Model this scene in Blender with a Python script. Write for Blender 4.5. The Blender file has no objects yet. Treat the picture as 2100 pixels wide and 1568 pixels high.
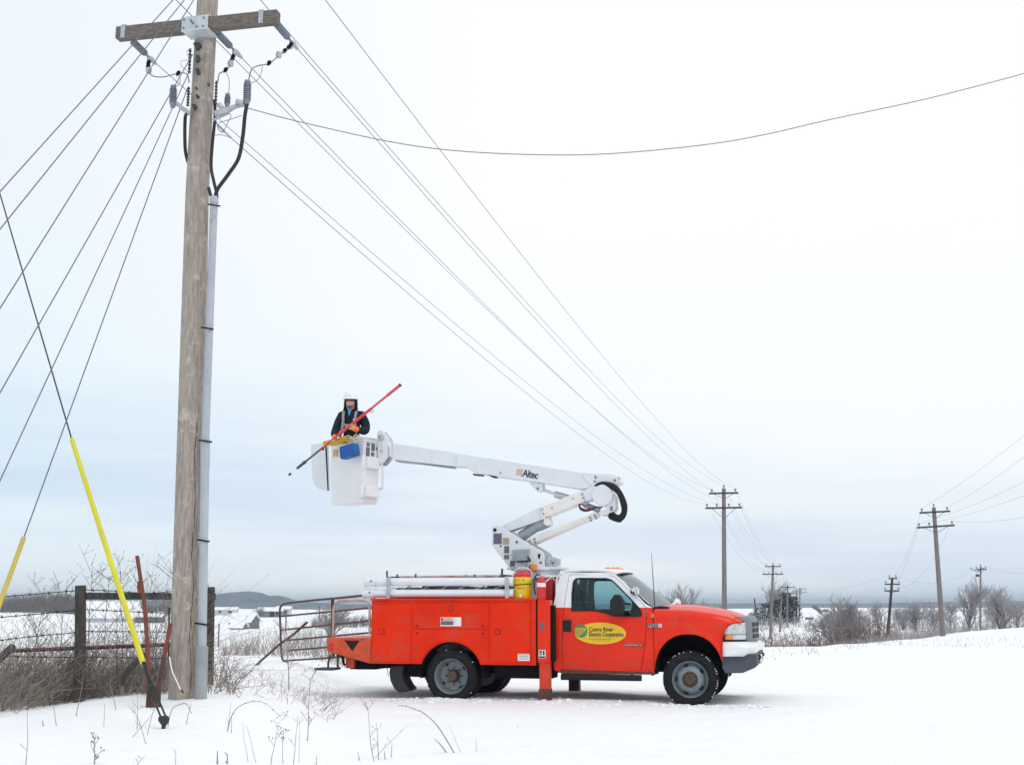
import bpy, bmesh, math, random
from mathutils import Vector, Matrix, noise
R = math.radians
C = bpy.context.scene
col = C.collection

# ---------------------------------------------------------------- camera
F, CX, CY, H = 2500.0, 1050.0, 784.0, 1.39
TH = R(10.32)
cam_d = bpy.data.cameras.new('camera'); cam = bpy.data.objects.new('camera', cam_d); col.objects.link(cam)
cam.location = (0, 0, H); cam.rotation_euler = (R(90) + TH, 0, 0)
cam_d.sensor_width = 36; cam_d.lens = 36 * F / 2100; cam_d.clip_start = .1; cam_d.clip_end = 30000
C.camera = cam
C.render.resolution_x, C.render.resolution_y = 1024, 764

# ---------------------------------------------------------------- sky
SUN_EL, SUN_AZ = R(58), R(140)          # azimuth clockwise from +Y (north)
w = bpy.data.worlds.new('World'); C.world = w; w.use_nodes = True
nt = w.node_tree; nt.nodes.clear()
def N(t, **k):
    n = nt.nodes.new(t)
    for a, b in k.items(): setattr(n, a, b)
    return n
out = N('ShaderNodeOutputWorld'); bg = N('ShaderNodeBackground'); bg.inputs[1].default_value = .1
sky = N('ShaderNodeTexSky', sky_type='NISHITA'); sky.sun_disc = False
sky.sun_elevation = SUN_EL; sky.sun_rotation = SUN_AZ
tc = N('ShaderNodeTexCoord'); sep = N('ShaderNodeSeparateXYZ')
nt.links.new(tc.outputs['Generated'], sep.inputs[0])
# overcast deck: brightness by elevation, streaks from stretched noise
mp = N('ShaderNodeMapping'); mp.inputs['Scale'].default_value = (1.6, 1.6, 15)
nz = N('ShaderNodeTexNoise'); nz.inputs['Scale'].default_value = 1.5; nz.inputs['Detail'].default_value = 6; nz.inputs['Roughness'].default_value = .55
nt.links.new(tc.outputs['Generated'], mp.inputs[0]); nt.links.new(mp.outputs[0], nz.inputs[0])
ma = N('ShaderNodeMath', operation='MULTIPLY_ADD'); nt.links.new(nz.outputs[0], ma.inputs[0]); ma.inputs[1].default_value = .17; ma.inputs[2].default_value = -.085
ad = N('ShaderNodeMath', operation='ADD'); nt.links.new(sep.outputs[2], ad.inputs[0]); nt.links.new(ma.outputs[0], ad.inputs[1])
# a little darker to the west (left), brighter to the right
mx = N('ShaderNodeMath', operation='MULTIPLY'); nt.links.new(sep.outputs[0], mx.inputs[0]); mx.inputs[1].default_value = .09
ad2 = N('ShaderNodeMath', operation='ADD'); nt.links.new(ad.outputs[0], ad2.inputs[0]); nt.links.new(mx.outputs[0], ad2.inputs[1])
cr = N('ShaderNodeValToRGB'); el = cr.color_ramp.elements
nt.links.new(ad2.outputs[0], cr.inputs[0])
stops = [(0.0, (.96, .985, 1.0)), (.02, (.92, .965, 1.0)), (.045, (.79, .865, .965)), (.07, (.735, .82, .935)), (.10, (.83, .90, .965)), (.14, (.92, .965, .99)), (.185, (.97, .99, 1.0)), (.32, (1.0, 1.0, 1.0)), (.6, (1.0, 1.0, 1.0))]
el[0].position = stops[0][0]; el[0].color = (*stops[0][1], 1)
el[1].position = stops[-1][0]; el[1].color = (*stops[-1][1], 1)
for p_, c_ in stops[1:-1]:
    e = el.new(p_); e.color = (*c_, 1)
vm = N('ShaderNodeVectorMath', operation='SCALE'); vm.inputs['Scale'].default_value = 10.2
wm = N('ShaderNodeMapRange'); wm.inputs[1].default_value = -.42; wm.inputs[2].default_value = -.02; nt.links.new(sep.outputs[0], wm.inputs[0])
wc = N('ShaderNodeMix', data_type='RGBA', blend_type='MULTIPLY'); wc.inputs[0].default_value = 1
wt = N('ShaderNodeMix', data_type='RGBA'); wt.inputs[6].default_value = (.84, .915, .965, 1); wt.inputs[7].default_value = (1, 1, 1, 1); nt.links.new(wm.outputs[0], wt.inputs[0])
nt.links.new(cr.outputs[0], wc.inputs[6]); nt.links.new(wt.outputs[2], wc.inputs[7])
nt.links.new(wc.outputs[2], vm.inputs[0])
mix = N('ShaderNodeMix', data_type='RGBA'); mix.inputs[0].default_value = .93
nt.links.new(sky.outputs[0], mix.inputs[6]); nt.links.new(vm.outputs[0], mix.inputs[7])
nt.links.new(mix.outputs[2], bg.inputs[0]); nt.links.new(bg.outputs[0], out.inputs[0])

# ---------------------------------------------------------------- sun behind the overcast
sd = bpy.data.lights.new('sun', 'SUN'); sd.energy = .7; sd.angle = R(26); sd.color = (1, .96, .9)
so = bpy.data.objects.new('sun', sd); col.objects.link(so)
dirv = Vector((math.sin(SUN_AZ) * math.cos(SUN_EL), math.cos(SUN_AZ) * math.cos(SUN_EL), math.sin(SUN_EL)))
so.rotation_euler = dirv.to_track_quat('Z', 'Y').to_euler(); so.location = (0, -20, 60)
C.view_settings.view_transform = 'Standard'; C.view_settings.look = 'None'; C.view_settings.gamma = 1
C.view_settings.exposure = 0.08
C.cycles.use_denoising = True
C.cycles.volume_bounces = 0
C.cycles.transparent_max_bounces = 24

# ---------------------------------------------------------------- helpers
def ray(u, v):
    a = (CY - v) / F
    return Vector(((u - CX) / F, math.cos(TH) - math.sin(TH) * a, math.sin(TH) + math.cos(TH) * a))
def P(u, v, Y):                      # world point seen at photo pixel (u, v) at distance Y
    r = ray(u, v); return Vector((r.x * Y / r.y, Y, H + r.z * Y / r.y))
def proj(p):                         # photo pixel of a world point
    x, y, z = p[0], p[1], p[2] - H; d = y * math.cos(TH) + z * math.sin(TH)
    return CX + F * x / d, CY - F * (z * math.cos(TH) - y * math.sin(TH)) / d
def sm(a, b, x):
    t = min(1, max(0, (x - a) / (b - a))); return t * t * (3 - 2 * t)
def lerp(x, xs, ys):
    if x <= xs[0]: return ys[0]
    for i in range(1, len(xs)):
        if x <= xs[i]: return ys[i-1] + (ys[i] - ys[i-1]) * (x - xs[i-1]) / (xs[i] - xs[i-1])
    return ys[-1]

MATS = {}
def mat(name, c, rough=.6, metal=0, var=0, scale=6, c2=None, bump=0, bscale=None, coat=0, stretch=None, spec=.5, detail=5, dirt=None):
    if name in MATS: return MATS[name]
    m = bpy.data.materials.new(name); m.use_nodes = True; t = m.node_tree; b = t.nodes['Principled BSDF']
    b.inputs['Roughness'].default_value = rough; b.inputs['Metallic'].default_value = metal
    b.inputs['Base Color'].default_value = (*c, 1); b.inputs['Coat Weight'].default_value = coat; b.inputs['Coat Roughness'].default_value = .08
    b.inputs['Specular IOR Level'].default_value = spec
    L_ = t.links.new
    tcn = t.nodes.new('ShaderNodeTexCoord'); src = tcn.outputs['Object']
    if stretch:
        mpn = t.nodes.new('ShaderNodeMapping'); mpn.inputs['Scale'].default_value = stretch; L_(src, mpn.inputs[0]); src = mpn.outputs[0]
    if c2 or var:
        c2 = c2 or tuple(max(0, x * (1 - var)) for x in c)
        n = t.nodes.new('ShaderNodeTexNoise'); n.inputs['Scale'].default_value = scale; n.inputs['Detail'].default_value = detail; n.inputs['Roughness'].default_value = .65
        L_(src, n.inputs[0])
        r = t.nodes.new('ShaderNodeValToRGB'); L_(n.outputs[0], r.inputs[0])
        r.color_ramp.elements[0].position = .35; r.color_ramp.elements[0].color = (*c2, 1)
        r.color_ramp.elements[1].position = .65; r.color_ramp.elements[1].color = (*c, 1)
        outc = r.outputs[0]
        if dirt:                                   # (colour, scale, lo, hi): spots and smears of dirt with their own shape
            n2 = t.nodes.new('ShaderNodeTexNoise'); n2.inputs['Scale'].default_value = dirt[1]; n2.inputs['Detail'].default_value = 8; n2.inputs['Roughness'].default_value = .7
            L_(tcn.outputs['Object'], n2.inputs[0])
            mr = t.nodes.new('ShaderNodeMapRange'); mr.inputs[1].default_value = dirt[2]; mr.inputs[2].default_value = dirt[3]; L_(n2.outputs[0], mr.inputs[0])
            mm = t.nodes.new('ShaderNodeMix'); mm.data_type = 'RGBA'; L_(mr.outputs[0], mm.inputs[0]); L_(outc, mm.inputs[6]); mm.inputs[7].default_value = (*dirt[0], 1)
            outc = mm.outputs[2]
        L_(outc, b.inputs['Base Color'])
    if bump:
        n = t.nodes.new('ShaderNodeTexNoise'); n.inputs['Scale'].default_value = bscale or scale * 3; n.inputs['Detail'].default_value = 6; n.inputs['Roughness'].default_value = .6
        L_(src, n.inputs[0]); bp = t.nodes.new('ShaderNodeBump'); bp.inputs['Strength'].default_value = min(1, bump); bp.inputs['Distance'].default_value = .01 if bump <= 1 else .01 * bump
        L_(n.outputs[0], bp.inputs['Height']); L_(bp.outputs[0], b.inputs['Normal'])
    MATS[name] = m; return m

def tint(name, c, alpha):            # tinted see-through glass with a fresnel sheen
    m = bpy.data.materials.new(name); m.use_nodes = True; t = m.node_tree; t.nodes.clear()
    o = t.nodes.new('ShaderNodeOutputMaterial'); tr = t.nodes.new('ShaderNodeBsdfTransparent'); g = t.nodes.new('ShaderNodeBsdfGlossy')
    fr = t.nodes.new('ShaderNodeFresnel'); mx_ = t.nodes.new('ShaderNodeMixShader'); tr.inputs[0].default_value = (*c, 1); g.inputs[0].default_value = (.80, .91, .95, 1); g.inputs['Roughness'].default_value = .03
    fr.inputs[0].default_value = alpha
    t.links.new(fr.outputs[0], mx_.inputs[0]); t.links.new(tr.outputs[0], mx_.inputs[1]); t.links.new(g.outputs[0], mx_.inputs[2]); t.links.new(mx_.outputs[0], o.inputs[0])
    return m

def tag(o, label=None, cat=None, group=None, kind=None):
    if label: o['label'] = label
    if cat: o['category'] = cat
    if group: o['group'] = group
    if kind: o['kind'] = kind
    return o
def empty(name, loc, rz=0, rx=0, ry=0):
    o = bpy.data.objects.new(name, None); col.objects.link(o); o.location = loc; o.rotation_euler = (rx, ry, rz); o.empty_display_size = .2; return o

class MB:                                        # mesh collector, linked as ONE object
    def __init__(s): s.v = []; s.f = []; s.m = []
    def add(s, vs, fs, mi=0):
        n = len(s.v); s.v += [tuple(p) for p in vs]; s.f += [tuple(i + n for i in q) for q in fs]; s.m += [mi] * len(fs); return s
    def box(s, x0, x1, y0, y1, z0, z1, mi=0, M=None):
        vs = [Vector((x, y, z)) for x in (x0, x1) for y in (y0, y1) for z in (z0, z1)]
        if M: vs = [M @ v for v in vs]
        return s.add(vs, [(0, 1, 3, 2), (4, 6, 7, 5), (0, 4, 5, 1), (2, 3, 7, 6), (0, 2, 6, 4), (1, 5, 7, 3)], mi)
    def prism(s, pts, y0, y1, mi=0, M=None):     # polygon in (x, z) extruded along y
        n = len(pts)
        ar = sum(pts[i][0] * pts[(i+1) % n][1] - pts[(i+1) % n][0] * pts[i][1] for i in range(n))
        if ar < 0: pts = pts[::-1]
        vs = [Vector((p[0], y0, p[1])) for p in pts] + [Vector((p[0], y1, p[1])) for p in pts]
        if M: vs = [M @ v for v in vs]
        fs = [tuple(range(n)), tuple(range(2 * n - 1, n - 1, -1))] + [(i, i + n, (i + 1) % n + n, (i + 1) % n) for i in range(n)]
        return s.add(vs, fs, mi)
    def tube(s, pts, r, seg=10, mi=0, cap=True, closed=False):
        pts = [Vector(p) for p in pts]; n = len(pts); rs = r if isinstance(r, (list, tuple)) else [r] * n
        vs = []; up = None
        for i, p in enumerate(pts):
            a = pts[i-1] if (i > 0 or closed) else pts[i]; b = pts[(i+1) % n] if (i < n-1 or closed) else pts[i]
            d = (b - a).normalized()
            if up is None:
                up = Vector((0, 0, 1)) if abs(d.z) < .9 else Vector((1, 0, 0))
            x = d.cross(up).normalized(); y = x.cross(d).normalized(); up = y
            for k in range(seg):
                t = 2 * math.pi * k / seg; vs.append(p + (x * math.cos(t) + y * math.sin(t)) * rs[i])
        fs = []
        for i in range(n if closed else n - 1):
            j = (i + 1) % n
            for k in range(seg): fs.append((i*seg+k, i*seg+(k+1) % seg, j*seg+(k+1) % seg, j*seg+k))
        if cap and not closed:
            fs.append(tuple(range(seg-1, -1, -1))); fs.append(tuple((n-1)*seg + k for k in range(seg)))
        return s.add(vs, fs, mi)
    def lathe(s, prof, seg=24, mi=0, M=None, cap=True):    # profile [(r, h)] spun about local Z
        vs = []; n = len(prof)
        for r_, h_ in prof:
            for k in range(seg):
                t = 2 * math.pi * k / seg; vs.append(Vector((r_ * math.cos(t), r_ * math.sin(t), h_)))
        if M: vs = [M @ v for v in vs]
        fs = [(i*seg+k, i*seg+(k+1) % seg, (i+1)*seg+(k+1) % seg, (i+1)*seg+k) for i in range(n-1) for k in range(seg)]
        if cap: fs.append(tuple(range(seg-1, -1, -1))); fs.append(tuple((n-1)*seg + k for k in range(seg)))
        return s.add(vs, fs, mi)
    def grid(s, rows, mi=0):
        n = len(rows[0]); vs = [p for r_ in rows for p in r_]
        return s.add(vs, [(i*n+k, i*n+k+1, (i+1)*n+k+1, (i+1)*n+k) for i in range(len(rows)-1) for k in range(n-1)], mi)
    def build(s, name, mats, parent=None, angle=35, bevel=0, loc=None, bseg=2, solid=0):
        me = bpy.data.meshes.new(name); me.from_pydata(s.v, [], s.f)
        mats = mats if isinstance(mats, (list, tuple)) else [mats]
        for m in mats: me.materials.append(m)
        me.polygons.foreach_set('material_index', s.m)
        me.update(); me.validate()
        return link(name, me, parent, angle, bevel, loc, bseg, solid)
def pieces(s, name, mats, parent=None, **k):  # one object for each separate piece of the collector
    par = list(range(len(s.v)))
    def fd(i):
        while par[i] != i: par[i] = par[par[i]]; i = par[i]
        return i
    for f in s.f:
        for j in f[1:]: par[fd(j)] = fd(f[0])
    g = {}
    for f, m in zip(s.f, s.m): g.setdefault(fd(f[0]), []).append((f, m))
    out = []
    for k_, fl in g.items():
        ids = sorted({i for f, _ in fl for i in f}); mp_ = {i: n for n, i in enumerate(ids)}; q = MB(); q.v = [s.v[i] for i in ids]
        q.f = [tuple(mp_[i] for i in f) for f, _ in fl]; q.m = [m for _, m in fl]; out.append(q.build(name, mats, parent, **k))
    return out
def link(name, me, parent=None, angle=35, bevel=0, loc=None, bseg=2, solid=0):
    if angle is not None:
        me.shade_smooth(); me.set_sharp_from_angle(angle=R(angle))
    o = bpy.data.objects.new(name, me); col.objects.link(o)
    if parent: o.parent = parent
    if loc: o.location = loc
    if solid:
        s_ = o.modifiers.new('solid', 'SOLIDIFY'); s_.thickness = solid; s_.offset = -1
    if bevel:
        b = o.modifiers.new('bevel', 'BEVEL'); b.width = bevel; b.segments = bseg; b.limit_method = 'ANGLE'; b.angle_limit = R(40)
        b.use_clamp_overlap = True; b.harden_normals = False
    return o
def axis_M(p, d):                                # matrix taking local +Z onto direction d at p
    return Matrix.Translation(p) @ Vector(d).to_track_quat('Z', 'Y').to_matrix().to_4x4()

def text_mesh(body, size, M, m, parent, name='lettering', ext=.002, sx=1.0, bold=0, align='LEFT', spacing=1.0):
    c = bpy.data.curves.new('t', 'FONT'); c.body = body; c.size = size; c.extrude = ext; c.offset = bold; c.align_x = align; c.space_character = spacing
    c.resolution_u = 3
    o = bpy.data.objects.new('t', c); col.objects.link(o); bpy.context.view_layer.update()
    dg = bpy.context.evaluated_depsgraph_get(); me = bpy.data.meshes.new_from_object(o.evaluated_get(dg))
    bpy.data.objects.remove(o); bpy.data.curves.remove(c)
    me.transform(M @ Matrix.Diagonal((sx, 1, 1, 1))); me.materials.clear(); me.materials.append(m); me.name = name
    return link(name, me, parent, angle=None)
def panel_mesh(outer, holes, y, thick, xs, zs, fn=None):    # flat outline with holes in (x, z), sliced so that it can be curved by fn(x, z)
    c = bpy.data.curves.new('p', 'CURVE'); c.dimensions = '2D'; c.fill_mode = 'BOTH'; c.extrude = thick / 2
    for pl in [outer] + list(holes):
        sp = c.splines.new('POLY'); sp.points.add(len(pl) - 1)
        for i, p in enumerate(pl): sp.points[i].co = (p[0], p[1], 0, 1)
        sp.use_cyclic_u = True
    o = bpy.data.objects.new('p', c); col.objects.link(o); bpy.context.view_layer.update()
    dg = bpy.context.evaluated_depsgraph_get(); me = bpy.data.meshes.new_from_object(o.evaluated_get(dg))
    bpy.data.objects.remove(o); bpy.data.curves.remove(c)
    bm = bmesh.new(); bm.from_mesh(me)
    bmesh.ops.remove_doubles(bm, verts=bm.verts, dist=.0004)
    for x in xs: bmesh.ops.bisect_plane(bm, geom=bm.verts[:] + bm.edges[:] + bm.faces[:], plane_co=(x, 0, 0), plane_no=(1, 0, 0))
    for z in zs: bmesh.ops.bisect_plane(bm, geom=bm.verts[:] + bm.edges[:] + bm.faces[:], plane_co=(0, z, 0), plane_no=(0, 1, 0))
    for v in bm.verts:
        x, z, t = v.co
        v.co = (x, y - t + (fn(x, z) if fn else 0), z)       # +t towards -y
    bmesh.ops.recalc_face_normals(bm, faces=bm.faces)
    bm.to_mesh(me); bm.free(); return me
def arc(cx, cz, r, a0, a1, n):
    return [(cx + r * math.cos(R(a0 + (a1 - a0) * i / n)), cz + r * math.sin(R(a0 + (a1 - a0) * i / n))) for i in range(n + 1)]
def rrect(x0, x1, z0, z1, r, n=4):
    return arc(x1-r, z1-r, r, 0, 90, n) + arc(x0+r, z1-r, r, 90, 180, n) + arc(x0+r, z0+r, r, 180, 270, n) + arc(x1-r, z0+r, r, 270, 360, n)
def smooth_path(pts, n=6):                       # Catmull-Rom through the points
    pts = [Vector(p) for p in pts]; o = []
    for i in range(len(pts) - 1):
        a, b, c, d = pts[max(0, i-1)], pts[i], pts[i+1], pts[min(len(pts)-1, i+2)]
        for k in range(n):
            t = k / n; o.append(.5 * ((2*b) + (c-a)*t + (2*a-5*b+4*c-d)*t*t + (3*b-a-3*c+d)*t**3))
    return o + [pts[-1]]

# ---------------------------------------------------------------- materials
def M_(): pass
RED = mat('truck_red_paint', (.80, .026, .002), .36, c2=(.72, .020, .002), scale=2.5, coat=.22, spec=.2, dirt=((.52, .075, .045), 3.5, .55, .80))
REDB = mat('body_red_paint', (.80, .028, .002), .5, c2=(.70, .020, .002), scale=1.6, spec=.18, dirt=((.50, .08, .045), 2.8, .52, .78))
ORG = mat('faded_orange_paint', (.66, .085, .02), .5, c2=(.50, .05, .015), scale=5, dirt=((.16, .06, .03), 9, .58, .66))
WHITE = mat('white_paint', (.80, .82, .85), .35, c2=(.74, .76, .79), scale=3, coat=.4, dirt=((.5, .5, .5), 7, .64, .8))
BOOM = mat('boom_white_paint', (.74, .78, .82), .4, c2=(.68, .72, .77), scale=4, dirt=((.42, .44, .46), 9, .62, .78))
FIBER = mat('fibreglass_cream', (.82, .80, .78), .45, c2=(.78, .75, .72), scale=5, dirt=((.5, .42, .36), 10, .64, .8))
STEELW = mat('weathered_grey_steel', (.38, .42, .47), .5, .2, c2=(.28, .32, .38), scale=8)
BLACK = mat('black_plastic', (.014, .015, .018), .55, var=.4, scale=12, spec=.3)
UNDER = mat('underbody_black', (.010, .010, .012), .85, var=.5, scale=10, bump=.4, spec=.2)
RUBBER = mat('tyre_rubber', (.010, .010, .012), .85, spec=.2, c2=(.022, .022, .025), scale=14, bump=.5, bscale=60, dirt=((.4, .42, .45), 34, .69, .74))
RIM = mat('grey_wheel_steel', (.22, .26, .29), .5, .3, c2=(.16, .19, .21), scale=9, dirt=((.12, .10, .09), 9, .58, .72))
RUSTHUB = mat('rusty_hub', (.13, .08, .06), .8, .2, c2=(.06, .045, .04), scale=30, bump=.4)
GREYPL = mat('grey_plastic', (.20, .22, .25), .55, var=.2, scale=8)
CHROME = mat('chrome', (.75, .78, .8), .12, 1)
ALU = mat('dull_aluminium', (.55, .58, .62), .4, .7, var=.2)
PVC = mat('white_pvc', (.76, .79, .84), .38, c2=(.70, .73, .79), scale=3, dirt=((.4, .4, .42), 12, .66, .8))
AMBER = mat('amber_lens', (.85, .22, .02), .2, coat=.6)
REDLENS = mat('red_lens', (.6, .01, .02), .15, coat=.6)
LENS = mat('headlamp_lens', (.62, .66, .66), .12, var=.35, scale=20, coat=1)
YEL = mat('yellow_plastic', (.80, .60, .01), .4, var=.08)
YGUARD = mat('yellow_guard_plastic', (.66, .62, .01), .4, c2=(.58, .54, .01), scale=3)
YGUARD2 = mat('faded_yellow_guard', (.56, .45, .08), .5, c2=(.50, .40, .08), scale=3)
CREDPL = mat('red_plastic', (.62, .02, .03), .4)
DARKTXT = mat('ink_dark', (.015, .02, .05), .5)
GOLD = mat('gold_ink', (.55, .38, .12), .4)
STICK = mat('sticker_white', (.8, .8, .8), .5)
STICKD = mat('sticker_dark', (.07, .08, .11), .5, c2=(.16, .17, .20), scale=55)
OVALY = mat('oval_yellow', (.80, .50, .01), .4)
GREEN = mat('logo_green', (.05, .22, .09), .5)
WOOD = mat('grey_weathered_wood', (.30, .25, .21), .9, c2=(.16, .13, .11), scale=7, bump=1.2, bscale=16, stretch=(6, 6, .7))
POLEM = mat('pole_wood', (.52, .455, .40), .92, c2=(.31, .26, .225), scale=4.2, bump=3.0, bscale=8, stretch=(9, 9, 1.1), detail=9, dirt=((.60, .57, .53), 5.5, .54, .66))
POLEF = mat('far_pole_wood', (.26, .22, .21), .95, c2=(.15, .13, .13), scale=5, stretch=(9, 9, .8))
DARKW = mat('dark_creosote_wood', (.030, .028, .028), .9, c2=(.085, .078, .072), scale=7, bump=1.4, bscale=16, stretch=(6, 6, .8))
RUST = mat('rusty_tube', (.13, .055, .045), .75, .2, c2=(.07, .035, .035), scale=11, bump=.4)
RUSTR = mat('rusty_red_post', (.22, .05, .035), .8, c2=(.13, .04, .03), scale=9, bump=.4)
GALV = mat('galvanised_steel', (.50, .54, .60), .45, .6, var=.25, scale=20)
WIREM = mat('line_wire', (.22, .22, .27), .6, .2)
PORC = mat('grey_insulator', (.22, .25, .31), .35, var=.15)
CABLE = mat('black_cable', (.012, .012, .018), .5)
CONDUIT = mat('grey_conduit', (.42, .46, .51), .55, c2=(.36, .40, .45), scale=3, dirt=((.2, .2, .22), 5, .62, .75))
TWIG = mat('dry_stems', (.19, .155, .14), .95, c2=(.34, .30, .28), scale=3)
TWIGD = mat('dark_twigs', (.11, .095, .10), .95, c2=(.20, .18, .185), scale=3)
BARK = mat('bare_bark', (.11, .105, .11), .95, c2=(.20, .19, .195), scale=2)
FROST = mat('frosted_twigs', (.25, .235, .25), .95, c2=(.38, .365, .38), scale=2)
# ================================================================= TRUCK
HD = math.atan2(-.2428, .9701)
hX, hY, lX, lY = math.cos(HD), math.sin(HD), -math.sin(HD), math.cos(HD)
TO = Vector((-.922 + lX * 1.15, 18.85 + lY * 1.15, 0))
def L(u, v, yl=0.):                  # truck-frame (x, z) of photo pixel on the plane y = yl
    r = ray(u, v); t = (yl + TO.x * lX + TO.y * lY) / (r.x * lX + r.y * lY)
    X, Y, Z = t * r.x - TO.x, t * r.y - TO.y, t * r.z + H
    return (X * hX + Y * hY, Z)
def LP(u, v, yl): x, z = L(u, v, yl); return Vector((x, yl, z))
def Ls(pts, yl): return [L(u, v, yl) for u, v in pts]
truck = tag(empty('utility_truck', TO, HD), 'red and white bucket truck with raised white boom parked in the snow', 'truck')

# ---- cab / front body shape
def hw(x, z):                        # half width of the cab and front body side
    y = 1.0
    if z > 1.22: y -= .26 * (z - 1.22) + .03 * sm(1.2, 1.3, z)
    elif z > 1.10: y -= .012 * sm(1.10, 1.22, z)
    y -= .05 * sm(.75, .35, z)
    y += .012 * math.exp(-((z - 1.06) / .03) ** 2)
    if x > 3.9: y -= .09 * sm(3.9, 4.5, x)
    return y
XS = [1.5 + .09 * i for i in range(18)]; ZS = [.4 + .06 * i for i in range(25)]
win = [(1.825, 1.300), (1.815, 1.55), (1.83, 1.735), (1.86, 1.775), (1.91, 1.788), (2.33, 1.782), (2.41, 1.760), (2.48, 1.705), (2.70, 1.49), (2.85, 1.335), (2.885, 1.26), (2.878, 1.222), (2.80, 1.216), (2.46, 1.222), (2.36, 1.262), (2.22, 1.295), (2.10, 1.302)]
door_out = [(1.695, .42), (1.69, .80), (1.70, 1.30), (1.735, 1.60), (1.765, 1.82), (1.80, 1.838), (2.36, 1.83), (2.46, 1.80), (2.56, 1.71), (2.86, 1.43), (2.945, 1.34), (2.95, 1.20), (2.93, .9), (2.885, .60), (2.84, .42)]
cab_out = [(1.55, .44), (1.535, 1.0), (1.535, 1.35), (1.585, 1.70), (1.62, 1.82), (1.68, 1.862), (1.75, 1.872), (2.37, 1.866), (2.47, 1.84), (2.60, 1.735), (2.93, 1.405), (3.04, 1.345), (3.05, 1.0), (3.05, .42), (2.5, .39), (1.70, .38)]
def inset(poly, d):
    cx_ = sum(p[0] for p in poly) / len(poly); n = len(poly); o = []
    for i in range(n):
        a, b, c = Vector(poly[i-1]), Vector(poly[i]), Vector(poly[(i+1) % n])
        n1 = Vector((-(b-a).y, (b-a).x)).normalized(); n2 = Vector((-(c-b).y, (c-b).x)).normalized()
        nn = (n1 + n2).normalized(); s = 1 / max(.5, nn.dot(n1)); o.append(tuple(b + nn * d * s))
    return o
def area(p): return sum(p[i][0] * p[(i+1) % len(p)][1] - p[(i+1) % len(p)][0] * p[i][1] for i in range(len(p)))
def grow(poly, d): return inset(poly, -d if area(poly) > 0 else d)
def twotone(me, m0, m1, z):          # red below z, white above: the paint of the cab
    me.materials.clear(); me.materials.append(m0); me.materials.append(m1)
    for p in me.polygons: p.material_index = 1 if p.center.z > z else 0
for s in (-1, 1):
    me = panel_mesh(cab_out, [grow(door_out, .007)], 0, .03, XS, sorted(ZS + [1.348]), lambda x, z: -hw(x, z) + .015)
    if s > 0: me.transform(Matrix.Diagonal((1, -1, 1, 1))); me.flip_normals()
    twotone(me, RED, WHITE, 1.348)
    link('cab_side', me, truck, 40)
    me = panel_mesh(door_out, [win], 0, .04, XS, sorted(ZS + [1.348]), lambda x, z: -hw(x, z) + .018)
    if s > 0: me.transform(Matrix.Diagonal((1, -1, 1, 1))); me.flip_normals()
    twotone(me, RED, WHITE, 1.348)
    door = link('cab_door', me, truck, 40)
    me = panel_mesh(grow(win, .004), [inset(win, .016) if area(win) > 0 else inset(win, -.016)], 0, .02, [], [1.22, 1.3, 1.4, 1.6], lambda x, z: -hw(x, z) - .004)
    if s > 0: me.transform(Matrix.Diagonal((1, -1, 1, 1))); me.flip_normals()
    me.materials.append(BLACK); seal = link('window_seal', me, door, 40)
    me = panel_mesh(win, [], 0, .006, [], [1.22, 1.3, 1.4, 1.6], lambda x, z: -hw(x, z) + .012)
    if s > 0: me.transform(Matrix.Diagonal((1, -1, 1, 1))); me.flip_normals()
    GLASS = MATS.get('side_glass') or tint('side_glass', (.74, .86, .87), 1.35); MATS['side_glass'] = GLASS
    me.materials.append(GLASS); link('window', me, door, 40)
    q = -1 if s < 0 else 1
    MB().prism(rrect(1.70, 1.83, .995, 1.165, .02), q * 1.005 - .012, q * 1.005 + .012).build('door_handle', BLACK, door, bevel=.006)
    # mirror
    ms = MB().prism([(2.55, 1.60), (2.60, 1.605), (2.63, 1.56), (2.635, 1.33), (2.60, 1.25), (2.50, 1.24), (2.43, 1.26), (2.42, 1.38), (2.44, 1.54), (2.48, 1.595)], min(q*1.10, q*1.32), max(q*1.10, q*1.32)) if s > 0 else \
        MB().prism(Ls([(1253, 1231), (1253, 1256), (1263, 1262), (1279, 1260), (1279, 1232), (1272, 1219), (1262, 1218)], -1.2), -1.30, -1.08)
    mir = ms.build('wing_mirror', BLACK, truck, bevel=.02)
    a1 = LP(1278, 1236, -1.08) if s < 0 else Vector((2.62, 1.10, 1.46)); a2 = LP(1292, 1238, -.93) if s < 0 else Vector((2.80, .90, 1.40))
    MB().tube([a1, a2], .014, 8).tube([a1 - Vector((0, 0, .12)), a2 - Vector((-.02, 0, .1))], .014, 8).build('mirror_arm', BLACK, mir)
    # black corner plate of the window in front of the mirror
    me = panel_mesh([(2.70, 1.235), (2.72, 1.33), (2.76, 1.405), (2.84, 1.335), (2.875, 1.25), (2.865, 1.23)], [], 0, .01, [], [1.3], lambda x, z: -hw(x, z) - .001)
    if s > 0: me.transform(Matrix.Diagonal((1, -1, 1, 1))); me.flip_normals()
    me.materials.append(BLACK); link('mirror_corner', me, door, 40)

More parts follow.
